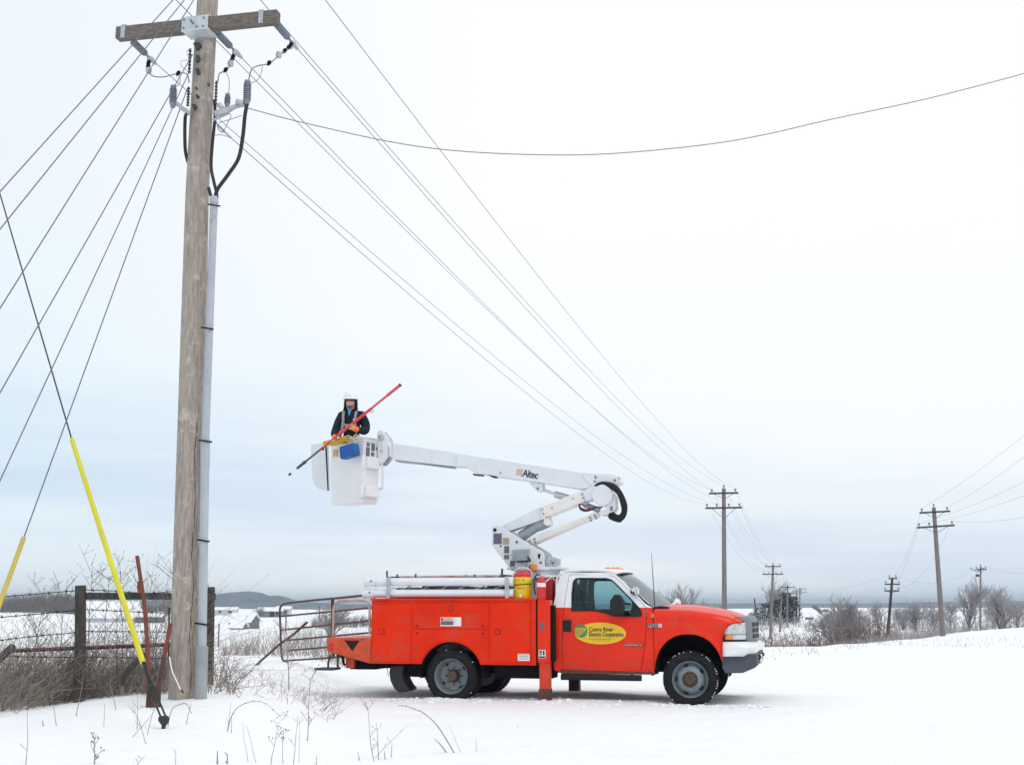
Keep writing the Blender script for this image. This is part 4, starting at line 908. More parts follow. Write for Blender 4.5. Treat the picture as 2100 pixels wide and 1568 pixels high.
# camera-right arm: hand on the stick at the chest; camera-left arm: hand low at the rim
r1 = vadd((.185, .03, shz - .05), (.09, .09), up); r2 = vadd((.265, .0, shz - .22), (.088, .088), r1); r3 = vadd((.275, -.10, shz - .345), (.078, .078), r2); r4 = vadd(hL + Vector((.10, .05, -.03)), (.045, .045), r3); r5 = vadd(hL + Vector((.055, .035, -.012)), (.036, .04), r4)
l1 = vadd((-.155, .02, shz - .06), (.088, .088), up); l2 = vadd((-.205, -.06, shz - .23), (.082, .082), l1); l3 = vadd((-.235, -.20, shz - .39), (.07, .07), l2); l4 = vadd(hR + Vector((.02, .10, .05)), (.043, .043), l3); l5 = vadd(hR + Vector((.012, .05, .02)), (.036, .04), l4)
def fingers(w0, hc, palm_dir, side):
    for k in range(4):                                # four fingers wrapped round the stick
        off = sd_ * (.021 * (k - 1.5)); ln = (.95, 1.0, .97, .82)[k]
        e1 = palm_dir.normalized(); e2 = sd_.cross(e1).normalized() * side; r_ = .032
        prev = w0
        for j, t in enumerate((-.2, .9, 2.0, 3.1)):
            p = hc + off + (e1 * math.cos(t * ln) + e2 * math.sin(t * ln)) * r_
            prev = vadd(p, (.0135 - .001 * j,) * 2, prev)
    e1 = palm_dir.normalized(); e2 = sd_.cross(e1).normalized() * side
    prev = vadd(hc + e1 * .03 - e2 * .012 + sd_ * .05 * 1, (.013, .013), w0); prev = vadd(hc - e2 * .034 + sd_ * .042, (.012, .012), prev); vadd(hc - e1 * .02 - e2 * .028 + sd_ * .035, (.010, .010), prev)
fingers(r5, hL, Vector((.055, .035, -.012)), 1); fingers(l5, hR, Vector((.012, .05, .02)), -1)
me = bpy.data.meshes.new('person_body'); me.from_pydata([tuple(v) for v in verts], edges, [])
tmp = bpy.data.objects.new('tmp', me); col.objects.link(tmp)
sk = tmp.modifiers.new('skin', 'SKIN'); sk.use_smooth_shade = True
for i, v in enumerate(me.skin_vertices[0].data): v.radius = rad[i]; v.use_root = (i == 0)
ss = tmp.modifiers.new('sub', 'SUBSURF'); ss.levels = 2; ss.render_levels = 2
bpy.context.view_layer.update(); dg = bpy.context.evaluated_depsgraph_get(); me2 = bpy.data.meshes.new_from_object(tmp.evaluated_get(dg)); bpy.data.objects.remove(tmp)
me2.materials.clear()
for m in (JKT, SKIN, GLV, ORC, BEARD, BLACK): me2.materials.append(m)
hz = HDc.z - zf
for v in me2.vertices:                                # shape the face: nose, eye sockets, chin
    x, y, z = v.co
    if z > hz - .10 and y < -.04 and abs(x) < .08:
        n = math.exp(-(x / .014) ** 2 - ((z - hz + .0) / .026) ** 2); v.co.y -= .032 * n
        v.co.y += .012 * math.exp(-((abs(x) - .033) / .018) ** 2 - ((z - hz - .03) / .014) ** 2)
        v.co.y -= .012 * math.exp(-(x / .03) ** 2 - ((z - hz + .085) / .02) ** 2)
        v.co.y -= .006 * math.exp(-(x / .022) ** 2 - ((z - hz + .045) / .008) ** 2)
for p in me2.polygons:
    c_ = p.center; k = 0
    if c_.z > shz + .05: k = 1
    if k == 1 and c_.y < -.06 and c_.z < hz - .055: k = 4
    for hc, el_ in ((hL, r4), (hR, l4)):
        d = (c_ - hc).length
        dw = (c_ - verts[el_]).length
        if d < .088: k = 2
        elif dw < .078: k = 3
    if c_.z < .12: k = 5
    p.material_index = k
link('body', me2, person, None); me2.shade_smooth()
# hood, hard hat, glasses, shirt, harness
hc = Vector((0, .0, hz + .0))
mb = MB(); rr = []
for k in range(9):                                    # hood opening faces the camera, slightly left
    z = hz + .11 - .26 * k / 8; rw_ = .098 + .02 * math.sin(k / 8 * math.pi) + (.03 * max(0, k - 5) / 3)
    rr.append([(rw_ * math.sin(a), .012 + rw_ * 1.08 * -math.cos(a) * .95, z) for a in [R(52 + 256 * j / 16) for j in range(17)]])
mb.grid(rr); mb.build('hood', JKT, person, 60, solid=-.014)
hat = MB(); prof = [(.142, .0), (.135, .012), (.122, .02), (.120, .06), (.105, .105), (.07, .135), (.02, .147)]
hat.lathe(prof, 28, M=Matrix.Translation((0, -.012, hz + .062)) @ Matrix.Rotation(R(4), 4, 'X') @ Matrix.Diagonal((1, 1.16, 1, 1)))
hat.prism([(-.011, .0), (.011, .0), (.011, .012), (-.011, .012)], -.09, .09, M=Matrix.Translation((0, 0, hz + .190)))
hat.build('hard_hat', mat('hard_hat_white', (.82, .83, .85), .35), person, 50)
MB().box(-.06, -.006, -.128, -.112, hz + .020, hz + .042).box(.006, .06, -.128, -.112, hz + .020, hz + .042).box(-.01, .01, -.126, -.115, hz + .034, hz + .042).box(-.085, -.06, -.12, -.02, hz + .034, hz + .042).box(.06, .085, -.12, -.02, hz + .034, hz + .042).build('sunglasses', mat('dark_lens', (.01, .01, .012), .15), person, bevel=.006)
MB().add([(-.03, -.112, shz + .03), (.035, -.112, shz + .03), (.02, -.140, shz - .03), (-.005, -.158, shz - .10), (-.02, -.148, shz - .04)], [(0, 1, 2, 3, 4)]).build('shirt_collar', mat('blue_shirt', (.04, .25, .55), .8), person, None, solid=.02)
HAR = mat('grey_harness', (.30, .30, .30), .8, var=.3, scale=20)
mb = MB()
def strap(pts, wd=.022):
    pts = smooth_path(pts, 5)
    for a, b in zip(pts[:-1], pts[1:]):
        d = (b - a).normalized(); n = d.cross(Vector((0, -1, 0))).normalized() * wd; o_ = Vector((0, -.006, 0))
        mb.add([a - n, a + n, b + n, b - n, a - n + o_, a + n + o_, b + n + o_, b - n + o_], [(3, 2, 1, 0), (4, 5, 6, 7), (0, 1, 5, 4), (2, 3, 7, 6), (1, 2, 6, 5), (3, 0, 4, 7)])
for s in (-1, 1): strap([(s * .11, -.02, shz + .045), (s * .105, -.14, shz - .07), (s * .10, -.172, shz - .20), (s * .12, -.17, shz - .33), (s * .15, -.11, shz - .45)])
strap([(-.10, -.174, shz - .23), (.0, -.182, shz - .25), (.10, -.174, shz - .23)])
mb.build('harness', HAR, person, None)
MB().lathe([(.016, 0), (.016, .01)], 12, M=axis_M(Vector((.08, -.165, shz - .15)), (0, -1, 0))).build('harness_badge', mat('mint', (.4, .7, .6), .5), person)

# hot stick held across the body
stk = tag(empty('hot_stick', S0.lerp(S1, .45)), 'red telescopic pole with dark tip held diagonally by the person in the bucket', 'pole'); so_ = S0.lerp(S1, .45)
def sp(t): return S0.lerp(S1, t) - so_
RST = mat('red_fibreglass', (.72, .03, .04), .35, c2=(.62, .025, .035), scale=9); RST2 = mat('pink_red_fibreglass', (.62, .07, .10), .4)
MB().tube([sp(.13), sp(.28), sp(.281), sp(.44)], [.013, .015, .019, .020], 12).tube([sp(.44), sp(.73)], .024, 12).build('lower_tube', RST, stk, 50)
MB().tube([sp(.73), sp(.88)], .019, 12).tube([sp(.88), sp(1.0)], .026, 12).build('upper_tube', RST2, stk, 50)
MB().tube([sp(.07), sp(.075), sp(.13), sp(.131), sp(.145), sp(.15)], [.012, .022, .024, .030, .030, .02], 12).tube([sp(0), sp(.02)], .020, 12).tube([sp(.145), sp(.29)], .016, 8).build('stick_head', mat('dark_steel', (.06, .06, .09), .5), stk, 50)
MB().tube([sp(.02), sp(.07)], .010, 8).build('stick_tip', STICK, stk)
MB().tube([sp(.99), sp(1.004)], .028, 12).build('end_cap', mat('maroon', (.12, .02, .03), .6), stk)
o_ = sp(.715); MB().tube([o_ + Vector((0, 0, -.02)), o_ + Vector((.05, 0, -.045)), o_ + Vector((.07, 0, -.02)), o_ + Vector((.04, 0, .02))], .006, 6).tube([sp(.29) + Vector((0, 0, -.02)), sp(.31) + Vector((0, 0, -.035))], .02, 6).build('clip', BLACK, stk)
# ================================================================= TERRAIN
def hgt(x, y):
    edge = lerp(y, [8, 14, 20, 30], [-.6, -1.6, -2.9, -3.6])
    bank = .44 * sm(edge, edge - 1.6, x) * (1 - .3 * sm(16, 26, y)) * (1 - .25 * sm(-6, -12, x))
    bank *= (1 - .26 * sm(13, 10.6, y)) * (1 - .27 * sm(-3.7, -5.2, x))
    yc = lerp(x, [-60, -14, -5, 4, 12, 20, 34, 60], [30, 30, 31, 40, 46, 66, 92, 100])
    plat = -.0052 * max(0, min(y, 110) - 20) + .30 * sm(25, 48, x) * sm(55, 95, y) - .35 * sm(10, 22, x) * sm(35, 60, y) * (1 - sm(28, 44, x))
    drop = sm(yc, yc + 26, y)
    far = -3.1 + 1.9 * sm(200, 600, y) - 26 * sm(680, 1700, y)
    if x > 10: far = far + .9 * sm(100, 190, y) * sm(.12, .25, x / max(y, 1)) 
    near = plat + bank * (1 - sm(28, 40, y))
    z = near * (1 - drop) + far * drop
    z += .034 * noise.noise(Vector((x * .55, y * .55, 3))) + .012 * noise.noise(Vector((x * 1.7, y * 1.7, 9))) + .10 * noise.noise(Vector((x * .09, y * .09, 7))) * sm(18, 40, y) + .5 * noise.noise(Vector((x * .012, y * .012, 1))) * sm(120, 300, y)
    # tyre ruts and packed drive around the truck
    if 12 < y < 24 and x > -4: z -= .02 * sm(.6, .9, noise.noise(Vector((x * .3, y * 2.2, 0))) + .8)
    return z
rings = [3.0]
while rings[-1] < 9000: rings.append(rings[-1] * (1.022 if rings[-1] < 60 else 1.05))
azs = []; a = -180.
while a < 180: azs.append(a); a += .3 if -34 <= a < 34 else 4
vs = [(0, 0, hgt(0, 0))]; fs = []; n = len(azs)
for r_ in rings:
    for a in azs:
        x, y = r_ * math.sin(R(a)), r_ * math.cos(R(a)); vs.append((x, y, hgt(x, y)))
for k in range(n): fs.append((0, 1 + (k + 1) % n, 1 + k))
for i in range(len(rings) - 1):
    for k in range(n):
        a0 = 1 + i * n + k; b0 = 1 + i * n + (k + 1) % n; fs.append((a0, b0, b0 + n, a0 + n))
g = MB(); g.add(vs, fs)
SNOW = mat('snow', (.88, .90, .93), .75, c2=(.85, .875, .91), scale=.8, bump=9.0, bscale=1.7)
ground = tag(g.build('snow_ground', SNOW, None, None), kind='structure'); ground.data.shade_smooth()
def on(x, y, dz=0): return Vector((x, y, hgt(x, y) + dz))
def gp(u, Y, dz=0):                   # ground point at distance Y seen at photo column u
    x = (u - CX) / F * Y * 1.02
    for _ in range(4):
        z = hgt(x, Y) + dz - H; dep = Y * math.cos(TH) + z * math.sin(TH); x = (u - CX) / F * dep
    return Vector((x, Y, hgt(x, Y) + dz))

# hills: long ridges far away
def ridge(prof, Y, depth, nm, m, seed=0):
    rows = []; us = [prof[0][0] + (prof[-1][0] - prof[0][0]) * i / 260 for i in range(261)]
    for j in range(11):
        t = -1 + j / 5; row = []
        for u in us:
            v = lerp(u, [p[0] for p in prof], [p[1] for p in prof]); top = P(u, v, Y)
            k = max(0, 1 - abs(t)) ** .7; yy = Y + t * depth; z = -32 + (top.z + 32) * k
            z += (top.z + 6) * .10 * noise.noise(Vector((top.x * .004, yy * .004, seed))) * (1 if j else 0) + (top.z + 4) * .05 * noise.noise(Vector((top.x * .02, yy * .02, seed)))
            row.append((top.x * yy / Y if False else top.x, yy, z))
        rows.append(row)
    o = MB().grid(rows).build(nm, m, None, 180); tag(o, kind='structure'); return o
HILL = mat('wooded_hill', (.035, .045, .055), .95, c2=(.13, .15, .18), scale=.02, detail=10, dirt=((.62, .65, .70), .006, .60, .66))
HILL2 = mat('far_woods', (.06, .06, .07), .95, c2=(.16, .17, .18), scale=.01, detail=8)
ridge([(150, 1240), (300, 1230), (360, 1224), (430, 1219), (470, 1213.5), (510, 1211.5), (535, 1213.5), (552, 1220), (572, 1219.5), (590, 1224), (605, 1230), (640, 1234), (690, 1235.5), (760, 1238), (900, 1242)], 2200, 450, 'hills', HILL, 2)
ridge([(-500, 1238), (200, 1238), (900, 1239), (1400, 1237), (1500, 1236.5), (1600, 1236), (1700, 1237), (1850, 1235), (2000, 1232), (2300, 1231), (2700, 1236)], 3000, 500, 'hills', HILL2, 5)

# ================================================================= TREES AND BRUSH
def branch(mb, p, d, ln, r, depth, rnd, spread=.6, upb=.25, seg=3, mt=0, mc=1, lvl=0):
    n = 3 if ln > .6 else 2; pts = [p]; dd = d.copy()
    for i in range(n):
        dd = (dd + Vector((rnd.uniform(-1, 1), rnd.uniform(-1, 1), rnd.uniform(-.4, .8))) * .13).normalized(); pts.append(pts[-1] + dd * ln / n)
    (mt if lvl < 2 else mc).tube(pts, [max(r, .013) * (1 - .45 * i / n) for i in range(n + 1)], 5 if lvl < 2 else seg, 0, cap=False)
    if depth <= 0: return
    kids = (rnd.randint(3, 5) if lvl < 3 else rnd.randint(2, 4)) if lvl else rnd.randint(6, 8)
    for k in range(kids):
        t = rnd.uniform(.35, 1) if lvl else rnd.uniform(.25, 1); i = min(n - 1, int(t * n)); q = pts[i].lerp(pts[i+1], t * n - i)
        ax = Vector((rnd.gauss(0, 1), rnd.gauss(0, 1), rnd.gauss(0, .4))).normalized()
        nd = (dd + ax * spread * 1.35 * rnd.uniform(.6, 1.3) + Vector((0, 0, upb * .6))).normalized()
        branch(mb, q, nd, ln * rnd.uniform(.55, .8), r * .55, depth - 1, rnd, spread, upb, seg, mt, mc, lvl + 1)
def bare_tree(base, h, label, grp='bare trees on the horizon', seed=0, depth=5, spread=.6, upb=.25, rm=1., tm=None, cm=None, stems=1, name='bare_tree', minr=.0):
    rnd = random.Random(seed); t = MB(); c = MB()
    for s in range(stems):
        d = Vector((rnd.uniform(-.25, .25) * (stems > 1), rnd.uniform(-.2, .2) * (stems > 1), 1)).normalized()
        branch(None, Vector((rnd.uniform(-.2, .2) * (stems > 1), 0, -.2)), d, h * .40, h * .021 * rm, depth, rnd, spread, upb, 3, t, c)
    zs = max(v[2] for v in c.v); k = h / zs
    t.v = [(a * k, b * k, z * k) for a, b, z in t.v]; c.v = [(a * k, b * k, z * k) for a, b, z in c.v]
    e = tag(empty(name, base), label, 'tree', grp)
    t.build('trunk', tm or BARK, e, 60); c.build('crown', cm or FROST, e, None); return e
def shrub(base, wd, h, label, seed, n=60, m=TWIG, grp='bushes beyond the drive', name='bare_shrub', th=.02):
    rnd = random.Random(seed); c = MB()
    for k in range(n):
        x0 = Vector((rnd.uniform(-.5, .5) * wd * .8, rnd.uniform(-.3, .3) * wd, -.1)); hh = h * rnd.uniform(.5, 1) * (1 - .5 * (abs(x0.x) / wd * 2) ** 2)
        d = Vector((x0.x / wd * .9 + rnd.gauss(0, .18), rnd.gauss(0, .25), 1)).normalized(); p = x0; pts = [p]
        for i in range(3): d = (d + Vector((rnd.gauss(0, .12), rnd.gauss(0, .12), 0))).normalized(); p = p + d * hh / 3; pts.append(p)
        c.tube(pts, [th, th * .8, th * .6, th * .3], 3, cap=False)
        for j in range(7):
            q = pts[rnd.randint(1, 3)]; q2 = q + Vector((rnd.gauss(0, .3), rnd.gauss(0, .3), rnd.uniform(.1, .7))) * hh * .3
            c.tube([q, q2], [th * .5, th * .2], 3, cap=False)
            q3 = q2 + Vector((rnd.gauss(0, .3), rnd.gauss(0, .3), rnd.uniform(-.1, .6))) * hh * .15; c.tube([q2.lerp(q, .4), q3], [th * .35, th * .15], 3, cap=False)
    o = c.build(name, m, None, None, loc=base); return tag(o, label, 'shrub', grp)
def hpx(Y, v0, v1, u=1500):           # height between two photo rows at distance Y
    return P(u, v1, Y).z - P(u, v0, Y).z
# (u, Y, top row, label, seed, spread, stems)
trees = [
 (1408, 175, 1190, 'upright bare tree directly above the middle of the red bonnet', 11, .42, 2),
 (1368, 190, 1207, 'greyish bare tree just right of the truck aerial', 12, .6, 1),
 (1440, 200, 1222, 'low rounded bare tree between the bonnet and the nearer line pole', 13, .75, 3),
 (1386, 185, 1215, 'small frosted bare tree in front of the upright one behind the bonnet', 14, .7, 2),
 (1466, 230, 1232, 'thin low bare tree against the tall line pole behind the bonnet', 15, .7, 2),
 (1592, 260, 1184, 'tall bare tree rising above the evergreens', 61, .45, 2),
 (1742, 120, 1212, 'dark-limbed bare tree at the head of the brown thicket', 17, .55, 1),
 (1762, 118, 1228, 'leaning bare tree at the right of the forked thicket tree', 18, .6, 2),
 (1716, 122, 1236, 'low frosted bare tree at the left end of the thicket', 19, .8, 3),
 (1800, 190, 1222, 'thin bare tree behind the dark three-armed pole', 20, .6, 2),
 (1880, 170, 1220, 'wide bare tree just left of the leaning pole', 21, .75, 2),
 (1852, 180, 1236, 'low bare tree between the dark pole and the leaning pole', 22, .8, 3),
 (1912, 175, 1224, 'bare tree right behind the leaning pole', 23, .7, 2),
 (1988, 160, 1172, 'tallest bare tree near the right edge with dark trunk', 24, .5, 2),
 (2056, 150, 1192, 'bare tree with forked trunk at the far right edge', 25, .5, 3),
 (2036, 200, 1230, 'low hazy bare tree between the two tall trees at the right', 26, .8, 3),
 (2085, 190, 1226, 'low bare tree cut by the right edge of the photo', 27, .8, 3),
 (1950, 210, 1226, 'hazy bare tree left of the tallest tree', 28, .7, 2),
 (530, 330, 1240, 'bare tree beside the snow-roofed farmhouse', 29, .7, 2),
 (676, 150, 1226, 'round bare tree seen through the tube gate', 30, .75, 3),
 (1700, 200, 1244, 'faint bare tree at the edge of the snow field left of the thicket', 31, .8, 3),
]
for u, Y, v, lab, sd_i, spr, st in trees:
    b = gp(u, Y); h_ = P(u, v, Y).z - b.z
    bare_tree(b, h_, lab, seed=sd_i, spread=spr, stems=st, depth=4, rm=(1.5 if st == 1 else 1.15))
# evergreens
NEED = mat('dark_evergreen', (.020, .032, .034), .9, c2=(.035, .05, .05), scale=1.5); NEEDS = mat('frosted_evergreen', (.34, .38, .42), .9)
def evergreen(u, Y, v, wd, label, seed):
    rnd = random.Random(seed); b = gp(u, Y); h = P(u, v, Y).z - b.z; c = MB(); e = tag(empty('evergreen_tree', b), label, 'tree', 'evergreens beyond the truck')
    MB().tube([(0, 0, -.3), (0, 0, h * .9)], [h * .03, h * .01], 6).build('trunk', BARK, e)
    for k in range(1500):
        t = rnd.random() ** .8; z = h * (.03 + .97 * t); rr_ = wd * .5 * (1 - t * .62) ** .7 * rnd.uniform(.45, 1.12); a = rnd.uniform(0, 6.28)
        rr_ *= 1 + .35 * math.sin(a * 3 + t * 9 + seed)
        p = Vector((rr_ * math.cos(a), rr_ * math.sin(a), z)); s_ = .22 * h / 6
        d1 = Vector((rnd.gauss(0, 1), rnd.gauss(0, 1), rnd.gauss(0, 1))).normalized() * s_ * rnd.uniform(.6, 1.5); d2 = Vector((rnd.gauss(0, 1), rnd.gauss(0, 1), rnd.gauss(0, .6))).normalized() * s_
        c.add([p - d1, p + d2 * .6, p + d1, p - d2 * .6], [(0, 1, 2, 3)], 1 if rnd.random() < .16 else 0)
    c.build('crown', [NEED, NEEDS], e, None)
evergreen(1560, 235, 1246, 4.4, 'squat frosted evergreen at the left end of the clump', 1)
evergreen(1577, 232, 1236, 4.2, 'bushy evergreen second from the left in the clump', 2)
evergreen(1597, 240, 1230, 4.6, 'broad dark evergreen under the tall bare tree', 3)
evergreen(1614, 238, 1216, 3.6, 'dark pointed evergreen between two thin poles', 4)
evergreen(1627, 236, 1222, 3.2, 'tallest narrow evergreen at the right end of the clump', 5)
evergreen(1546, 245, 1256, 3.4, 'lowest evergreen emerging behind the truck grille', 6)
# shrubs
sh = [(1716, 112, 1262, 5.6, 'brown-grey shrub at the left of the roadside thicket', TWIGD), (1738, 110, 1248, 5.4, 'tall twiggy shrub in the middle of the thicket', TWIG), (1760, 112, 1256, 5.0, 'dense grey shrub behind the reddish one', TWIGD),
      (1790, 108, 1262, 5.0, 'reddish brown leafy shrub beside the dark pole', mat('russet_leaves', (.20, .105, .08), .9, c2=(.13, .08, .07), scale=6)), (1806, 109, 1274, 3.2, 'low russet shrub touching the dark pole', MATS['russet_leaves']),
      (1850, 105, 1290, 3.8, 'low grey shrub right of the dark pole', TWIG), (1880, 104, 1290, 4.2, 'low dry shrub between the two taller poles', TWIG), (1912, 112, 1272, 2.2, 'thin upright shrub left of the leaning pole foot', FROST),
      (1970, 130, 1268, 6, 'brown scrub at the foot of the tallest right tree', TWIGD), (2040, 125, 1264, 6, 'brown scrub below the forked tree at the right', TWIG), (2085, 120, 1262, 4, 'scrub at the right edge of the photo', TWIGD),
      (1570, 82, 1290, 4.6, 'dry tan shrub just right of the truck bumper', TWIG), (1598, 84, 1298, 3.6, 'low tan shrub between the nearest line poles', TWIG), (1628, 86, 1292, 3.4, 'russet weedy shrub right of the thin poles', MATS['russet_leaves']), (1658, 88, 1302, 3.0, 'low shrub in front of the snow field gap', TWIG), (1690, 90, 1298, 3.0, 'low shrub left of the thicket foot', TWIGD), (1545, 84, 1284, 3.2, 'dry shrub half hidden by the truck grille', TWIG)]
for i, (u, Y, v, wd, lab, m_) in enumerate(sh):
    b = gp(u, Y); top = P(u, v, Y).z - b.z
    shrub(b, wd, max(.8, top), lab, 40 + i, n=85 if top > 2 else 60, m=m_, th=.026)
# hedge-like rough growth along the drive and far woods (uncountable)
def brush_mass(pts, n, h, wd, m, nm, seed, th=.018, lean=.25):
    rnd = random.Random(seed); c = MB(); tot = len(pts) - 1
    for k in range(n):
        t = rnd.random() * tot; i = min(tot - 1, int(t)); u = pts[i][0] + (pts[i+1][0] - pts[i][0]) * (t - i); Y = pts[i][1] + (pts[i+1][1] - pts[i][1]) * (t - i) + rnd.uniform(-wd, wd)
        hh = (pts[i][2] + (pts[i+1][2] - pts[i][2]) * (t - i)) * h * rnd.uniform(.25, 1.1)
        b = gp(u, Y, -.05); d = Vector((rnd.gauss(0, lean), rnd.gauss(0, lean), 1)).normalized(); q = b + d * hh * .6; e_ = q + (d + Vector((rnd.gauss(0, .3), rnd.gauss(0, .3), -.1))).normalized() * hh * .4
        c.tube([b, q, e_], [th, th * .7, th * .3], 3, cap=False)
        for j in range(2): c.tube([b.lerp(q, rnd.uniform(.3, 1)), q + Vector((rnd.gauss(0, .25), rnd.gauss(0, .25), rnd.uniform(-.1, .4))) * hh], [th * .5, th * .2], 3, cap=False)
    return tag(c.build(nm, m, None, None), kind='stuff')
brush_mass([(1520, 78, 1), (1600, 80, .9), (1700, 82, 1), (1800, 84, 1.1), (1900, 88, .8), (1990, 96, .5)], 1300, .9, 5, FROST, 'dry_brush', 70, .016)
brush_mass([(1500, 190, 1.2), (1700, 200, .6), (1850, 185, 1.6), (1960, 175, 1.4), (2120, 165, 1.6)], 650, 2.4, 16, FROST, 'distant_brush', 71, .035)
brush_mass([(-60, 520, 2.2), (40, 520, 2.4), (120, 500, 2.6), (160, 470, 1.8), (300, 480, 1.0), (420, 500, .9)], 3000, 3.2, 40, TWIGD, 'far_treeline', 72, .12)
brush_mass([(640, 260, 1), (760, 260, 1.2), (840, 250, 1)], 700, 2.2, 20, TWIGD, 'far_thicket', 73, .05)
brush_mass([(440, 70, .5), (560, 66, .9), (660, 60, 1.1), (760, 52, 1.0)], 800, .62, 9, FROST, 'field_stubble', 74, .012, .3)
brush_mass([(455, 33, .7), (560, 31, .9), (660, 30, 1.2), (765, 29, 1.1)], 520, .95, 1.6, TWIG, 'dry_grass', 75, .005, .3)
brush_mass([(1350, 150, 1), (1460, 150, 1), (1540, 160, 1.2)], 900, 2.2, 12, TWIG, 'roadside_brush', 76, .03)
brush_mass([(1560, 44, .5), (1700, 52, 1), (1850, 62, 1), (2120, 66, 1.3)], 380, .28, 12, TWIG, 'sparse_field_stubble', 80, .006)
# stripes of far hedge on the snow field
brush_mass([(1667, 600, 1.2), (1672, 480, 1), (1685, 360, 1)], 400, 1.5, 8, TWIGD, 'hedge_row', 77, .09)
brush_mass([(1652, 290, 1), (1668, 285, 1)], 120, .7, 3, TWIGD, 'hedge_patch', 78, .05)
brush_mass([(1688, 420, 1), (1700, 420, 1)], 90, 1.1, 4, TWIGD, 'hedge_patch', 79, .07)

# ================================================================= FAR BUILDINGS
def house(u, Y, wd, dp, hw_, hr, wallm, roofm, label, name='house', wins=(), doors=(), rz=0, cat='house', dark=None, z=None):
    b = gp(u, Y); e = tag(empty(name, (b.x, b.y, b.z if z is None else z), rz), label, cat)
    MB().box(-wd/2, wd/2, -dp/2, dp/2, -1, hw_).build('wall', wallm, e)
    MB().add([(-wd/2, -dp/2, hw_), (-wd/2, dp/2, hw_), (-wd/2, 0, hw_ + hr)], [(0, 1, 2)]).add([(wd/2, -dp/2, hw_), (wd/2, dp/2, hw_), (wd/2, 0, hw_ + hr)], [(0, 2, 1)]).build('gable', wallm, e)
    o_ = .35; sl = hr / (dp / 2)
    for s in (-1, 1):
        MB().add([(-wd/2-o_, s*(dp/2+o_), hw_-o_*sl), (wd/2+o_, s*(dp/2+o_), hw_-o_*sl), (wd/2+o_, 0, hw_+hr), (-wd/2-o_, 0, hw_+hr)], [(0, 1, 2, 3)]).build('roof', roofm, e, None, solid=.2)
    for x, w_, z0, z1 in wins: MB().box(x, x + w_, -dp/2 - .04, -dp/2 + .02, z0, z1).build('window', mat('dark_pane', (.04, .05, .07), .3), e)
    for x, w_, z1 in doors: MB().box(x, x + w_, -dp/2 - .05, -dp/2 + .02, 0, z1).build('door', mat('dark_opening', (.03, .03, .035), .8), e)
    return e
SNOWR = mat('roof_snow', (.86, .88, .92), .8, var=.06, scale=2); GWALL = mat('grey_boards', (.20, .20, .20), .9, var=.4, scale=2, stretch=(3, 3, .4)); WWALL = mat('white_siding', (.52, .56, .62), .8); BWALL = mat('blue_grey_siding', (.16, .20, .25), .8)
house(500, 235, 4.6, 3.4, 1.5, 1.3, GWALL, SNOWR, 'old grey farmhouse with snow on its pitched roof', wins=((-1.2, .5, .5, 1.1),), doors=((.6, .6, 1.2),), rz=-.35)
house(489, 228, 2.2, 2.6, .6, .9, GWALL, SNOWR, 'collapsed lean-to beside the old grey farmhouse', 'shed', rz=-.2, cat='shed')
house(458, 420, 9, 5, 2.0, .6, WWALL, SNOWR, 'long low white house left of the wooded hill', wins=((-3.4, .8, .8, 1.5), (-1, .8, .8, 1.5), (2.2, 1.1, .8, 1.5)))
house(556, 380, 7.5, 6, 2.0, .8, BWALL, SNOWR, 'blue-grey barn with snowy roof left of the gate', 'barn', wins=((-3, 1.2, .5, 1.5), (2.0, .8, .5, 1.5)), doors=((.2, 1.3, 1.7),), cat='barn')
house(581, 385, 4.2, 5, 2.5, .5, WWALL, SNOWR, 'small white building attached right of the blue-grey barn', 'outbuilding', wins=((-1.5, .6, 1.0, 1.8), (-.2, .6, 1.0, 1.8), (1.0, .6, 1.0, 1.8)), cat='outbuilding')
house(225, 300, 13, 12, 1.2, 3.6, WWALL, SNOWR, 'snow-roofed barn seen under the fence rail', 'barn', cat='barn', rz=.5)
house(308, 290, 6, 4, 1.6, .7, GWALL, SNOWR, 'low grey shed seen left of the large wooden pole', 'shed', cat='shed')

